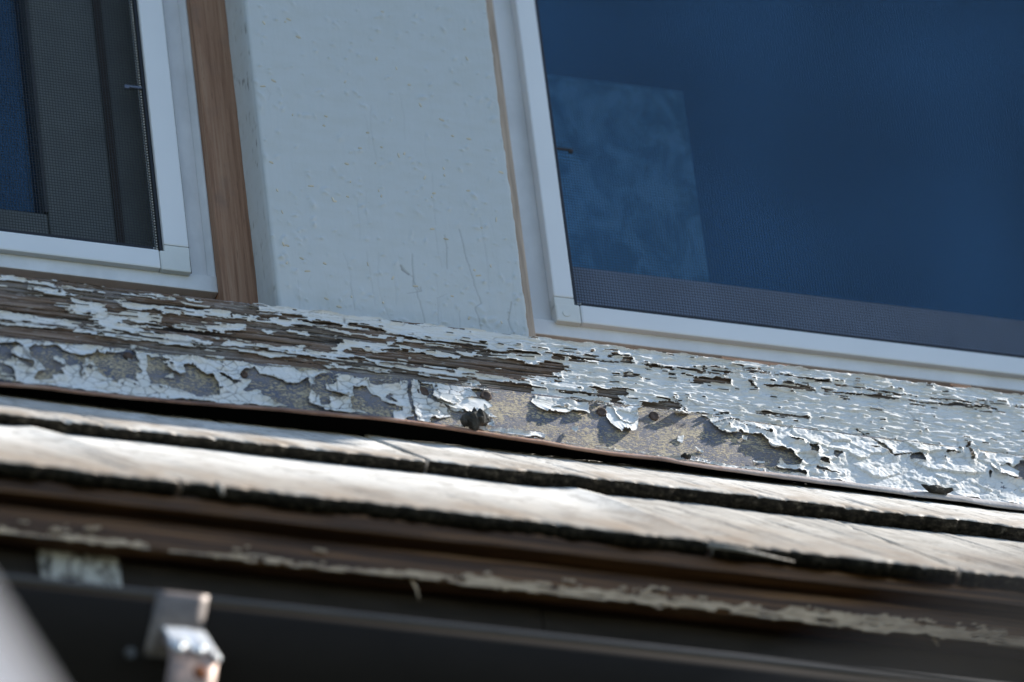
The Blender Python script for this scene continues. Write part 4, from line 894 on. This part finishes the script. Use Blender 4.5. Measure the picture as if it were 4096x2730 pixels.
kv = np.clip(1 - corners_min(K.astype(float)) / 1.0, 0, 1) * .8
crack = np.maximum(crack, kv)
py += crack * (.22 + .15 * (1 - right_side))
py -= np.where(on_wood, plates(Xw, Zw, 19, 3.4, 120, .60, .40), plates(Xw + 1.2 * (fbm(VX / 2, VZ / 2, 63) - .5), Zw, 14, 7.5, 130, 1.7, .62)) * (.35 + .65 * right_side)
dirt_p = np.clip(crack * (.75 - .45 * right_side) + .20 * (edge_w ** 3) * fbm(VX / 5, VZ / 3, 75), 0, 1)

# ---------------- objects
sill = thing('window_sill', (0, 20, -50), 'weathered wooden sill board with white paint peeling off, under both windows', 'window sill')
flash = thing('metal_flashing', (0, -9, -90), 'speckled metal flashing with flaking white paint, nailed between sill and roof', 'flashing')

# bare wood face of the sill
def grid_face(name, x0, x1, z0f, z1, dx, dz, yfn, mat, parent, attr=None, back=None):
    nx, nz = int((x1 - x0) / dx) + 1, int(round(z1 / dz)) + 1
    U, W = np.meshgrid(np.linspace(x0, x1, nx), np.linspace(0, 1, nz))
    lo = z0f(U); Z = lo + (z1_top(U) - lo) * W if name == 'sill_board' else lo + (joint(U) + 1.2 - lo) * W
    Y = yfn(U, Z)
    V = np.stack([U, Y, Z], -1)
    if back is not None:
        top = V[-1:].copy(); top[..., 1] = back; top[..., 2] += 0.2; V = np.concatenate([V, top], 0); nz += 1
    a = attr(V[..., 0], V[..., 2]) if attr is not None else np.zeros(V.shape[:2])
    idx = np.arange(nx * nz).reshape(nz, nx)
    F = np.stack([idx[:-1, :-1], idx[:-1, 1:], idx[1:, 1:], idx[1:, :-1]], -1).reshape(-1, 4)
    return quads(name, V.reshape(-1, 3), F, mat, parent, True, attrs={'dirt': a.ravel()})
def z1_top(U): return -.4 - 1.2 * fbm(U / 10, U * 0, 80)
def wood_dirt(X, Z): return np.clip((fbm(X / 110, Z / 1.1, 33) - .60) * 7, 0, 1) * .9
grid_face('sill_board', GX0, GX1, lambda U: joint(U) - 1.5, 52, 1.0, .55, wood_y, M['wood'], sill, wood_dirt, 52)

def flash_y(X, Z):
    return -9.2 - .25 * fbm(X / 3, Z / 1.6, 90) - .5 * (fbm(X / 60, Z / 30, 91) - .5)
for a, b in ((GX0, -84.2), (-83.6, GX1)):
    grid_face('flashing_sheet', a, b, lambda U: lip_z(U) + 3.2, 42, 1.0, .6, flash_y, M['flash'], flash)

# folded lip, wavy, standing off the roof
prof = [(-9.0, 5.4), (-11.6, 5.0), (-14.2, 3.6), (-15.6, 1.6), (-15.8, 0), (-15.0, -.7), (-13.8, -.2), (-14.0, 1.6), (-12.4, 3.4), (-9.0, 4.2)]
def lipfn(x, j, y, z):
    k = .75 + .4 * float(np.clip((x - 60) / 200, 0, 1))
    w_ = (float(fbm(np.array(x / 25.0), np.array(j * .15), 95)) - .5) * 1.4
    return (x, y + w_, float(lip_z(np.array(x))) + z * k * 1.05)
MB().sweep_x(prof, GX0, GX1, 470, True, lipfn).build('flashing_lip', M['rust'], flash, True)

# paint: split into the separate islands that one could pick off
def label_cells(mask):
    lab = np.zeros(mask.shape, np.int32); n = 0
    H, W = mask.shape; flat = mask.ravel(); lf = lab.ravel()
    for s in np.flatnonzero(flat):
        if lf[s]: continue
        n += 1; lf[s] = n; st = [int(s)]
        while st:
            p = st.pop(); i = p % W
            for q in ((p - 1) if i else -1, (p + 1) if i < W - 1 else -1, p - W, p + W):
                if 0 <= q < H * W and flat[q] and not lf[q]:
                    lf[q] = n; st.append(q)
    return lab, n

def paint_mesh(name, cells, parent, kind=None):
    """cells: boolean mask; a thin skin with its own thickness"""
    jj, ii = np.nonzero(cells)
    W = NX + 1
    quad = np.stack([jj * W + ii, jj * W + ii + 1, (jj + 1) * W + ii + 1, (jj + 1) * W + ii], -1)
    used = np.unique(quad)
    remap = np.zeros((NZ + 1) * W, np.int64); remap[used] = np.arange(len(used))
    pc = np.pad(cells, 1)
    cnt = sum(pc[a:a + NZ + 1, b:b + NX + 1].astype(float) for a in (0, 1) for b in (0, 1))
    ox = sum(pc[a:a + NZ + 1, b:b + NX + 1] * ((b - .5) * D) for a in (0, 1) for b in (0, 1)) / np.maximum(cnt, 1)
    oz = sum(pc[a:a + NZ + 1, b:b + NX + 1] * ((a - .5) * D) for a in (0, 1) for b in (0, 1)) / np.maximum(cnt, 1)
    V = np.stack([(VX + ox).ravel()[used], py.ravel()[used], (VZ + oz).ravel()[used]], -1)
    F = remap[quad]
    E = []
    for dj, di, a, b in ((-1, 0, 0, 1), (0, 1, 1, 2), (1, 0, 2, 3), (0, -1, 3, 0)):
        nb = pc[1 + dj:NZ + 1 + dj, 1 + di:NX + 1 + di][jj, ii]
        E.append(F[~nb][:, [a, b]])
    E = np.concatenate(E)
    bv = np.unique(E); bm = np.zeros(len(V), np.int64); bm[bv] = len(V) + np.arange(len(bv))
    low = V[bv] + [0, .55, 0]
    F2 = np.stack([E[:, 1], E[:, 0], bm[E[:, 0]], bm[E[:, 1]]], -1)
    dd = dirt_p.ravel()[used]
    V = np.vstack([V, low]); dd = np.concatenate([dd, np.clip(dd[bv] + .25, 0, 1)])
    o = quads(name, V, np.vstack([F, F2]), M['paint'], parent, True, attrs={'dirt': dd})
    if kind: o['kind'] = kind
    return o

for side, parent, lim in ((wood_side, sill, 150), (~wood_side, flash, 130)):
    lab, n = label_cells(paint & side)
    size = np.bincount(lab.ravel(), minlength=n + 1); size[0] = 0
    big = [k for k in np.argsort(-size)[:lim] if size[k] >= 90]
    rest = (lab > 0) & ~np.isin(lab, big) & (size[lab] >= 3)
    for k in big:
        js, is_ = np.nonzero(lab == k)
        paint_mesh('paint_flake', lab == k, parent)
    if rest.any(): paint_mesh('paint_fragments', rest, parent, 'stuff')

# big flakes that have curled away from the sheet
def curl_flake(name, x, z, w, h, curl, seed, parent, rot=0.0):
    """hangs from its upper edge at (x, z); the free lower edge curls outwards"""
    n, m_ = 30, 22; V = []
    U, W = np.meshgrid(np.linspace(-1, 1, n), np.linspace(0, 1, m_))
    hw = (w / 2) * np.sqrt(np.clip(1 - np.clip((W - .30) / .74, 0, 1) ** 2, 0, 1)) * (.86 + .35 * fbm(W * 3 + 5 * np.sign(U), W * 0 + seed, seed))
    ln = h * (.80 + .45 * fbm(U * 2.2, U * 0, seed + 1, 4))
    PX = U * hw + 1.5 * (fbm(W * 4, U * 0, seed + 8) - .5); PZ = -W * ln
    Y = -9.9 - curl * W ** 2.1 * (.6 + .8 * fbm(U * 1.3, W * .8, seed + 2)) - .8 * (fbm(U * 3, W * 4, seed + 3) - .5) * (.3 + W) - .35 * (fbm(U * 12, W * 14, seed + 4) - .5)
    c_, s_ = math.cos(rot), math.sin(rot)
    V = np.stack([x + PX * c_ - PZ * s_, Y, z + PX * s_ + PZ * c_], -1).reshape(-1, 3)
    idx = np.arange(n * m_).reshape(m_, n)
    F = np.stack([idx[:-1, :-1], idx[1:, :-1], idx[1:, 1:], idx[:-1, 1:]], -1).reshape(-1, 4)
    ring = np.concatenate([idx[0, :], idx[1:, -1], idx[-1, -2::-1], idx[-2:0:-1, 0]])
    k0 = len(V); V2 = V[ring] + [0, .5, .1]; q = len(ring); r_ = np.arange(q)
    F = np.vstack([F, np.stack([ring, k0 + r_, k0 + (r_ + 1) % q, ring[(r_ + 1) % q]], -1)])
    quads(name, np.vstack([V, V2]), F, M['paint'], parent, True, attrs={'dirt': np.zeros(k0 + q)})
curl_flake('paint_flake', 62, -50.2, 21, 16.5, 2.6, 3, flash, -.10)
curl_flake('paint_flake', 15, -51.0, 24, 8.5, 2.2, 9, flash, -.12)
curl_flake('paint_flake', 318, -58, 18, 11, 3.6, 27, flash, -.5)
curl_flake('paint_flake', -44, -54.5, 32, 11.5, 1.4, 21, flash, -.05)

# nails
def nail_mesh():
    b = MB(); n = 14
    prof_ = [(0, -10.6), (1.5, -10.3), (2.7, -10.8), (3.4, -10.3), (3.3, -9.0)]
    vs = [(0, -10.4, 0)]
    for r_, y in prof_[1:]:
        vs += [(r_ * math.cos(2 * math.pi * k / n) * (1 + .06 * math.sin(3 * k)), y, r_ * math.sin(2 * math.pi * k / n)) for k in range(n)]
    fs = [(0, 1 + (k + 1) % n, 1 + k) for k in range(n)]
    for r_ in range(len(prof_) - 2):
        for k in range(n):
            fs.append((1 + r_ * n + k, 1 + r_ * n + (k + 1) % n, 1 + (r_ + 1) * n + (k + 1) % n, 1 + (r_ + 1) * n + k))
    b.add(vs, fs); return b
first = nail_mesh().build('nail', M['nail'], flash, True)
base = Vector(world_loc(flash))
for i, (x, z, s) in enumerate(((48, -54.5, 1), (83, -53.0, 1), (-70, -55, 1.15), (-261, -54, .9), (-187, -57.5, .8), (-28, -52.5, 1.1))):
    o = first if i == 0 else first.copy()
    if i: scene.collection.objects.link(o)
    # the mesh is centred on x=0,z=0 of the house
    o.location = Vector((x, 0, z)) * MM - base + Vector((0, base.y, 0)) * 0
    if i == 0:
        co = np.empty(len(o.data.vertices) * 3); o.data.vertices.foreach_get('co', co)
        co = co.reshape(-1, 3) + np.array(base); o.data.vertices.foreach_set('co', co.astype(np.float32).ravel()); o.data.update()
    o.scale = (s, 1, s)

# the flashing flares outwards below the nails, and everything on it with it
def flare(V):
    jn = joint(V[:, 0])
    tw = np.clip(-np.maximum(V[:, 2], jn), 0, None) * 1.042; t0 = np.clip(jn - V[:, 2], 0, None) * 1.146
    W = V.copy(); k = V[:, 2] < 0
    W[k, 2] = -tw[k] - t0[k]; W[k, 1] -= (.055 * tw + .17 * t0)[k]
    return W
for o in list(flash.children) + list(sill.children):
    b = np.array(world_loc(o.parent))
    if o.name.startswith('nail'):
        p = flare(np.array([(np.array(o.location) + b) * 1000]))[0] / 1000
        o.location = Vector(p - b)
        continue
    co = np.empty(len(o.data.vertices) * 3); o.data.vertices.foreach_get('co', co)
    co = (flare((co.reshape(-1, 3) + b) * 1000) / 1000 - b).astype(np.float32)
    o.data.vertices.foreach_set('co', co.ravel()); o.data.update()

# loose bits lying on the lip
def lump(name, x, y, z, sx, sy, sz, seed, label, rot=0.0, cut=None):
    """angular broken piece: a stack of jagged cross sections"""
    rng = np.random.RandomState(seed); n, m_ = 11, 9; vs = []
    for i in range(n):
        f = i / (n - 1) * 2 - 1
        k = (1 - abs(f) ** 2.6) ** .5 * rng.uniform(.62, 1.2) + .10
        oz = sz * (rng.uniform(-.22, .22) + (cut or 0) * f * f)
        for q in range(m_):
            a = 2 * math.pi * q / m_; rr = k * rng.uniform(.68, 1.18)
            px, pz = f * sx + rng.uniform(-.06, .06) * sx, oz + math.sin(a) * sz * rr
            vs.append((x + px * math.cos(rot) - pz * math.sin(rot), y + math.cos(a) * sy * rr, z + px * math.sin(rot) + pz * math.cos(rot)))
    fs = [(i * m_ + q, i * m_ + (q + 1) % m_, (i + 1) * m_ + (q + 1) % m_, (i + 1) * m_ + q) for i in range(n - 1) for q in range(m_)]
    fs += [tuple(range(m_))[::-1], tuple((n - 1) * m_ + q for q in range(m_))]
    vs = np.array(vs); c = np.array([[x, y, z]]); vs = vs + flare(c) - c
    return tag(MB().add(vs, fs).build(name, M['debris']), label, 'debris')
lump('bark_chip', -42.5, -17.5, -77.5, 10, 5, 5.2, 5, 'chunky dark chip of rotten wood standing on the rusty flashing lip', .24)
lump('bark_chip', 262, -17, -90.0, 10.5, 3.5, 1.9, 8, 'curled dark sliver lying across the grey flashing lip at the right', -.06, 1.0)
lump('moss_tuft', 96, -14.5, -84.6, 3.4, 2, 1.5, 12, 'tiny black tuft of moss sitting on the flashing lip', -.1)

# ================================================================== skirt roof of wooden shingles
TH = R(42); CT, ST = math.cos(TH), math.sin(TH)
roof = thing('shingle_roof', (0, -100, -200), 'skirt roof of silvery weathered wood shingles sloping down below the sill', 'roof')
def shingle(x0, x1, s0, s1, zoff, thick, seed, shear0=0.0, shear1=0.0, curl_r=0.0, curl_l=0.0, wave=1.0, plain=0.0, flat=0.0):
    """x range, slope range (mm down from the wall plane), zoff: height of its plane at the wall"""
    nx, ns = max(int((x1 - x0) / 1.6), 8), max(int((s1 - s0) / 3), 6)
    U, W = np.meshgrid(np.linspace(0, 1, nx), np.linspace(0, 1, ns))
    S = s0 + (s1 - s0) * W
    ragged = (fbm((x0 + (x1 - x0) * U) / 9, U * 0 + seed, 3, 5) - .5) * 6.5 + (fbm((x0 + (x1 - x0) * U) / 60, U * 0, seed) - .5) * 6
    S = S + ragged * W ** 6
    xa = x0 + shear0 * W + 2.0 * (fbm(W * 5, W * 0, seed + 2) - .5); xb = x1 + shear1 * W + 2.0 * (fbm(W * 5, W * 0, seed + 3) - .5)
    X = xa + (xb - xa) * U
    SX = X - .21 * S
    h = wave * (2.2 * (fbm(X / 120, S / 130, seed + 4) - .5) + .8 * (fbm(SX / 7, S / 120, seed + 5) * (1 - .8 * plain * (1 - W)) - .5) + .45 * (fbm(SX / 2.6, S / 70, seed + 6) * (1 - .9 * plain * (1 - W)) - .5))
    h += -1.6 * np.clip((fbm(SX / 3.2, S / 90, seed + 7) - .68) * 6, 0, 1) * (1 - plain * (1 - W))
    dr = np.clip(1 - (xb - X) / 34, 0, 1); dl = np.clip(1 - (X - xa) / 34, 0, 1)
    h += (curl_r * .7 * dr ** 2 + curl_l * dl ** 2) * np.sin(W * 3.14)
    rnd = np.clip(1 - (s1 + ragged - S) / 5.0, 0, 1); h -= rnd ** 2 * 1.2
    lowr = (fbm(X / 16, S * 0 + seed, 8) - .5) * 1.2
    S = S + 3.2 * np.clip((vnoise(X / 3.5, X * 0, seed + 21) - .72) * 4, 0, 1) * W ** 30 * 0
    top = np.stack([X, -S * CT - h * ST, zoff - S * ST + h * CT], -1)
    t_ = thick + lowr
    Sb = S - rnd * 1.5
    bot = np.stack([X, -Sb * CT + t_ * ST - 0 * h, zoff - Sb * ST - t_ * CT], -1)
    n = nx * ns; idx = np.arange(n).reshape(ns, nx)
    F = [np.stack([idx[:-1, :-1], idx[1:, :-1], idx[1:, 1:], idx[:-1, 1:]], -1).reshape(-1, 4)]
    F.append(n + np.stack([idx[:-1, :-1], idx[:-1, 1:], idx[1:, 1:], idx[1:, :-1]], -1).reshape(-1, 4))
    mi = [np.zeros(len(F[0])), np.ones(len(F[1]))]
    for e, m_ in ((idx[-1, :], 1), (idx[0, ::-1], 1), (idx[:, 0], 0), (idx[::-1, -1], 0)):
        q = np.stack([e[:-1], n + e[:-1], n + e[1:], e[1:]], -1); F.append(q); mi.append(np.full(len(q), m_))
    wear = np.clip((W - .52) * 2.6 + (fbm(X / 40, S / 40, seed + 11) - .5) * .9, 0, 1)
    return quads('shingle', np.vstack([top.reshape(-1, 3), bot.reshape(-1, 3)]), np.vstack(F), [M['shingle'], M['butt']], roof, True,
                 np.concatenate(mi), {'wear': np.concatenate([wear.ravel(), wear.ravel()]), 'plain': np.concatenate([np.clip(plain * np.clip(1.25 - W * 1.5, 0, 1) + flat * (.55 + .9 * (fbm(X / 30, S / 40, seed + 31) - .5)), 0, 1).ravel()] * 2)})

Z1, Z2 = -86.0, -96.7
# upper course
for i, (a, b, sh, s1) in enumerate(((-640, -112, 6, 121), (-109, 330, 6, 121.5), (333, 640, 5, 121))):
    shingle(a, b, -10, s1, Z1 + (2.2 if a > -120 else 0), 10.0 if a > -120 else 8.0, 100 + 17 * i, sh, sh, curl_r=0, curl_l=0, flat=1.25)
# lower course, the long one in the middle with its ends warped up
for i, (a, b, sa, sb, s1, cr_, cl_) in enumerate(((-640, -362, 4, 38, 322, 5, 0), (-359, -12, 38, 18, 321, 7, -1), (-9, 160, 18, 4, 322, 0, -2), (163, 342, 4, 6, 321, 2, 0), (345, 640, 5, 0, 322, 0, 0))):
    shingle(a, b, 60, s1, Z2, 10.0, 300 + 23 * i, sa, sb, cr_, cl_, 1.15, 1.3 if i < 2 else .25, .1)
def slope_box(name, s0, s1, z, t_, x0=-2600, x1=2600, mat=None):
    p = [(-s0 * CT, z - s0 * ST), (-s1 * CT, z - s1 * ST), (-s1 * CT + t_ * ST, z - s1 * ST - t_ * CT), (-s0 * CT + t_ * ST, z - s0 * ST - t_ * CT)]
    return MB().sweep_x(p, x0, x1, 2).build(name, mat or M['butt'], roof)
slope_box('roof_deck', 0, 296, -112, 10)
# shingle courses to either side, outside the picture
for sx in (-1, 1):
    a, b = sorted((sx * 643, sx * 2600))
    p1 = [(-s * CT - h * ST, z - s * ST + h * CT) for s, z, h in ((-5, Z1, 0), (121, Z1, 0), (121, Z1, -8), (-5, Z1, -8))]
    MB().sweep_x(p1, a, b, 2).build('shingle_run', M['shingle'], roof)
    p2 = [(-s * CT - h * ST, z - s * ST + h * CT) for s, z, h in ((60, Z2, 0), (321, Z2, 0), (321, Z2, -10), (60, Z2, -10))]
    MB().sweep_x(p2, a, b, 2).build('shingle_run', M['shingle'], roof)

for pts, rr in (([(4, -241, -317.5), (22, -242, -319), (58, -240.5, -322)], [1.6, 1.4, .4]), ([(-301, -239, -311), (-300, -241.5, -316), (-299, -241, -321)], [1.4, 1.8, 1.0])):
    MB().tube(pts, rr, 7).build('splinter', M['shingle'], roof, True)

# ------------------------------------------------------------------ trim boards under the roof edge
def wavy(amp, wl, seed):
    return lambda x, j, y, z: (x, y + amp * (float(fbm(np.array(x / wl), np.array(j * 1.0), seed)) - .5), z + amp * (float(fbm(np.array(x / wl), np.array(j * 1.0), seed + 1)) - .5))
o = MB().sweep_x([(-229, -326.5), (-229.5, -325), (-229.5, -309), (-206, -292), (-206, -326.5)], -900, 900, 120, True, wavy(.9, 30, 5)).build('drip_board', M['trim'])
tag(o, 'thin dark brown drip board directly under the lower shingle edge', 'trim board', 'brown boards under the roof edge')
trim = thing('trim_board', (0, -212, -351), 'wider brown trim board with leftover white paint along its lower edge', 'trim board', 'brown boards under the roof edge')
MB().sweep_x([(-220, -350.6), (-220.6, -349), (-221, -336), (-220, -330), (-206, -328), (-206, -350.8)], -900, 900, 160, True, wavy(1.0, 26, 15)).build('board', M['trim'], trim, True)
# leftover paint: a thin ragged skin along the lower edge
def low_paint():
    d = .9; x0, x1, z0, z1 = -470, 360, -353.5, -331
    nx, nz = int((x1 - x0) / d), int((z1 - z0) / d)
    X, Z = np.meshgrid(x0 + (np.arange(nx) + .5) * d, z0 + (np.arange(nz) + .5) * d)
    hgt = np.interp(X, [-470, -400, -360, -320, -300, -262, -232, -200, -150, -90, -40, 0, 40, 96, 130, 160, 205, 235, 270, 300, 360],
                    [1.5, 2, 6, 2, 2.2, 5, 1.5, 4.5, 7, 8, 7, 8.5, 10, 11, 12, 12, 11, 4.5, 6, 2, 1])
    top = -351.6 + hgt * (.35 + 1.0 * fbm(X / 8, Z / 4, 7, 4))
    bot = -351.9 + 2.2 * (fbm(X / 12, X * 0, 17) - .6) - 6 * np.clip(1 - np.abs(X - 112) / 9, 0, 1)
    msk = (Z < top) & (Z > bot) & (fbm(X / 16, Z / 2.2, 9) < .61)
    msk |= (fbm(X / 13, Z / 3, 10) > .735) & (Z < -338) & (Z > bot)
    vx, vz = np.meshgrid(x0 + np.arange(nx + 1) * d, z0 + np.arange(nz + 1) * d)
    vy = -222.3 - 1.3 * fbm(vx / 8, vz / 4, 12)
    jj, ii = np.nonzero(msk); W = nx + 1
    q = np.stack([jj * W + ii, jj * W + ii + 1, (jj + 1) * W + ii + 1, (jj + 1) * W + ii], -1)
    used = np.unique(q); rm = np.zeros((nz + 1) * W, int); rm[used] = np.arange(len(used))
    V = np.stack([vx.ravel()[used], vy.ravel()[used], vz.ravel()[used]], -1)
    V2 = V + [0, 1.2, 0]; n = len(V); F = rm[q]
    o = quads('old_paint', np.vstack([V, V2]), np.vstack([F, F[:, ::-1] + n]), M['lowpaint'], trim, True); o['kind'] = 'stuff'
low_paint()
# splinters hanging from the edge
for x, L in ((-178, 14), (214, 13), (150, 6)):
    MB().tube([(x, -219, -350), (x + 2, -220, -350 - L * .5), (x + 3.5, -219, -350 - L)], [1.0, .8, .3], 5).build('splinter', M['lowpaint'], trim)

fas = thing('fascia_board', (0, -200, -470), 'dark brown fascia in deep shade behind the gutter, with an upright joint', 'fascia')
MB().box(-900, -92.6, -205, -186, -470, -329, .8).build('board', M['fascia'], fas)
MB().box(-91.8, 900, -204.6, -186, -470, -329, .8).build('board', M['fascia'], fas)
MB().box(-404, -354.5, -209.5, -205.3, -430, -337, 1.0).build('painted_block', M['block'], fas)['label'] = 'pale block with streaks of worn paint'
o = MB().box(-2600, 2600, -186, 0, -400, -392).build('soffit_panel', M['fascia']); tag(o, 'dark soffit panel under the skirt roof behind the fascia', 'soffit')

# ------------------------------------------------------------------ gutter with its hanger strap
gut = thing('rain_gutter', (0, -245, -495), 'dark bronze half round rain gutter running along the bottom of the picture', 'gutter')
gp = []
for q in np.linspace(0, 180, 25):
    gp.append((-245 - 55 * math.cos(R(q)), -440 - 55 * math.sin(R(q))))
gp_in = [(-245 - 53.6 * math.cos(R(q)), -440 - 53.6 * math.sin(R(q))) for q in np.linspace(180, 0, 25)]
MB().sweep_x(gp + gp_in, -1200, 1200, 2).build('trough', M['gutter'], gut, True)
hem = [(-300.4, -441.8), (-301.6, -441.2), (-302.2, -439.4), (-301.6, -437.6), (-300.2, -436.9), (-298.2, -437.2), (-298.0, -439.4), (-299.4, -441.2)]
MB().sweep_x(hem, -1200, 1200, 2).build('gutter_lip', M['lip'], gut, True)

hang = thing('gutter_hanger', (-352, -300, -470), 'galvanised gutter strap hooked over the lip with a bright crumpled bracket and two screws', 'gutter hanger')
def strap_prof():
    out = [(-292, -441.5), (-296, -437.2), (-300.5, -436.0), (-303.3, -438.6)]
    for q in np.linspace(3, 38, 8): out.append((-245 - 57.4 * math.cos(R(q)), -440 - 57.4 * math.sin(R(q))))
    inner = [(y + 1.3 * (1 if k < 3 else 1), z - (.9 if k < 4 else -.4)) for k, (y, z) in enumerate(out)]
    return out + inner[::-1]
def strapfn(x, j, y, z):
    k = np.clip((-438 - z) / 34, 0, 1); return (x - 7 * k, y, z)
MB().sweep_x(strap_prof(), -369.5, -338.5, 6, True, strapfn).build('strap', M['strap'], hang, True)
# bright bent bracket that stands out from the strap
nx, nt_ = 18, 14
V = []
for side in (0, 1):
    for j in range(nt_):
        for i in range(nx):
            u, v = i / (nx - 1), j / (nt_ - 1)
            x = -368 + 25 * u - v * 2 + 4 * u * v
            y = -300.5 - 17 * v ** .9; z = -461 - 26 * v ** 1.1 + (5.5 * abs(math.sin(u * 3.14 * 2 + .2)) ** 1.2 if v > .55 else 0) * (v - .55) * 2.2
            z -= 6 * u * v * (1 if u > .75 else .4)
            y += 2.0 * (float(fbm(np.array(u * 4), np.array(v * 4), 3)) - .5)
            V.append((x, y + side * 1.0, z - side * .6))
idx = np.arange(nx * nt_).reshape(nt_, nx); n = nx * nt_
F = np.stack([idx[:-1, :-1], idx[1:, :-1], idx[1:, 1:], idx[:-1, 1:]], -1).reshape(-1, 4)
ring = np.concatenate([idx[0, :], idx[1:, -1], idx[-1, -2::-1], idx[-2:0:-1, 0]]); m_ = len(ring)
F = np.vstack([F, n + F[:, ::-1], np.stack([ring, ring[(np.arange(m_) + 1) % m_], n + ring[(np.arange(m_) + 1) % m_], n + ring], -1)])
br = quads('bracket', V, F, M['foil'], hang, True)
for x in (-366.0, -354.0):
    import bmesh
    bm = bmesh.new(); bmesh.ops.create_uvsphere(bm, u_segments=14, v_segments=8, radius=3.0)
    for v in bm.verts: v.co = Vector((x + v.co.x, -319.5 + v.co.y * .6, -488.5 + v.co.z))
    me = bpy.data.meshes.new('screw'); bm.to_mesh(me); bm.free()
    link('screw', me, M['foil'], br, True)
low = MB().sweep_x([(-306, -472), (-314, -484), (-316.5, -492), (-316, -560), (-314.6, -560), (-315.1, -492), (-312.8, -484.6), (-304.8, -472.6)], -370.5, -342, 6, True,
             lambda x, j, y, z: (x - max(-490 - z, 0) * .22, y, z)).build('lower_strap', M['lowstrap'], hang, True)
bm = bmesh.new(); bmesh.ops.create_uvsphere(bm, u_segments=14, v_segments=8, radius=4.2)
for v in bm.verts: v.co = Vector((-354 + v.co.x, -316.8 + v.co.y * .35, -502 + v.co.z * 1.15))
me = bpy.data.meshes.new('rust_spot'); bm.to_mesh(me); bm.free(); link('rust_spot', me, M['rustspot'], low, True)
MB().tube([(-386, -292, -476.5), (-386, -294.5, -477)], [3.4, 3.0], 14).build('rivet', M['lip'], hang)

# ------------------------------------------------------------------ near things, far out of focus
e_img = (.569 * right - .823 * up)
side_v = (-.823 * right - .569 * up)
cam_pos = -DIST * fwd
p_mid = cam_pos + (Vector((-.8977, -1.512, -1.344)) - cam_pos) * .72 + .041 * side_v
d_ = (e_img - .8 * fwd).normalized()
t1 = (-5.6 - p_mid.z) / d_.z
o = MB().tube([(p_mid - d_ * 1.6) * 1000, p_mid * 1000, (p_mid + d_ * t1) * 1000], [30, 30, 30], 24).build('white_pole', M['white'], None, True)
tag(o, 'out of focus white pole leaning in front of the gutter at the lower left', 'pole')

tree = thing('sapling', (-200, -3400, -5600), 'out of focus brown sapling reaching into the lower right corner', 'tree')
MB().tube([(-200, -3400, -5600), (-190, -3390, -4000), (-200, -3400, -2600), (-190, -3410, -1300)], [16, 13, 9, 4], 10).build('trunk', M['bark'], tree, True)
MB().tube([(-200, -3400, -2250), (-700, -3240, -2320), (-1163.6, -3009.5, -2371), (-1211.3, -2979.8, -2383), (-1300, -2930, -2425)], [10, 9, 9, 8, 4], 8).build('branch', M['bark'], tree, True)
MB().tube([(-200, -3400, -2500), (0, -3460, -2250), (160, -3500, -1950)], [6, 5, 2], 8).build('branch', M['bark'], tree, True)
lf = MB(); rng = np.random.RandomState(2)
for _ in range(160):
    p = Vector((-190 + rng.uniform(-200, 400), -3420 + rng.uniform(-200, 120), -1500 + rng.uniform(-260, 500)))
    a = Vector(rng.normal(size=3)).normalized() * 28; b = a.orthogonal().normalized() * 11
    lf.add([p - a, p + b, p + a, p - b], [(0, 1, 2, 3)])
o = lf.build('crown', M['leaf'], tree)
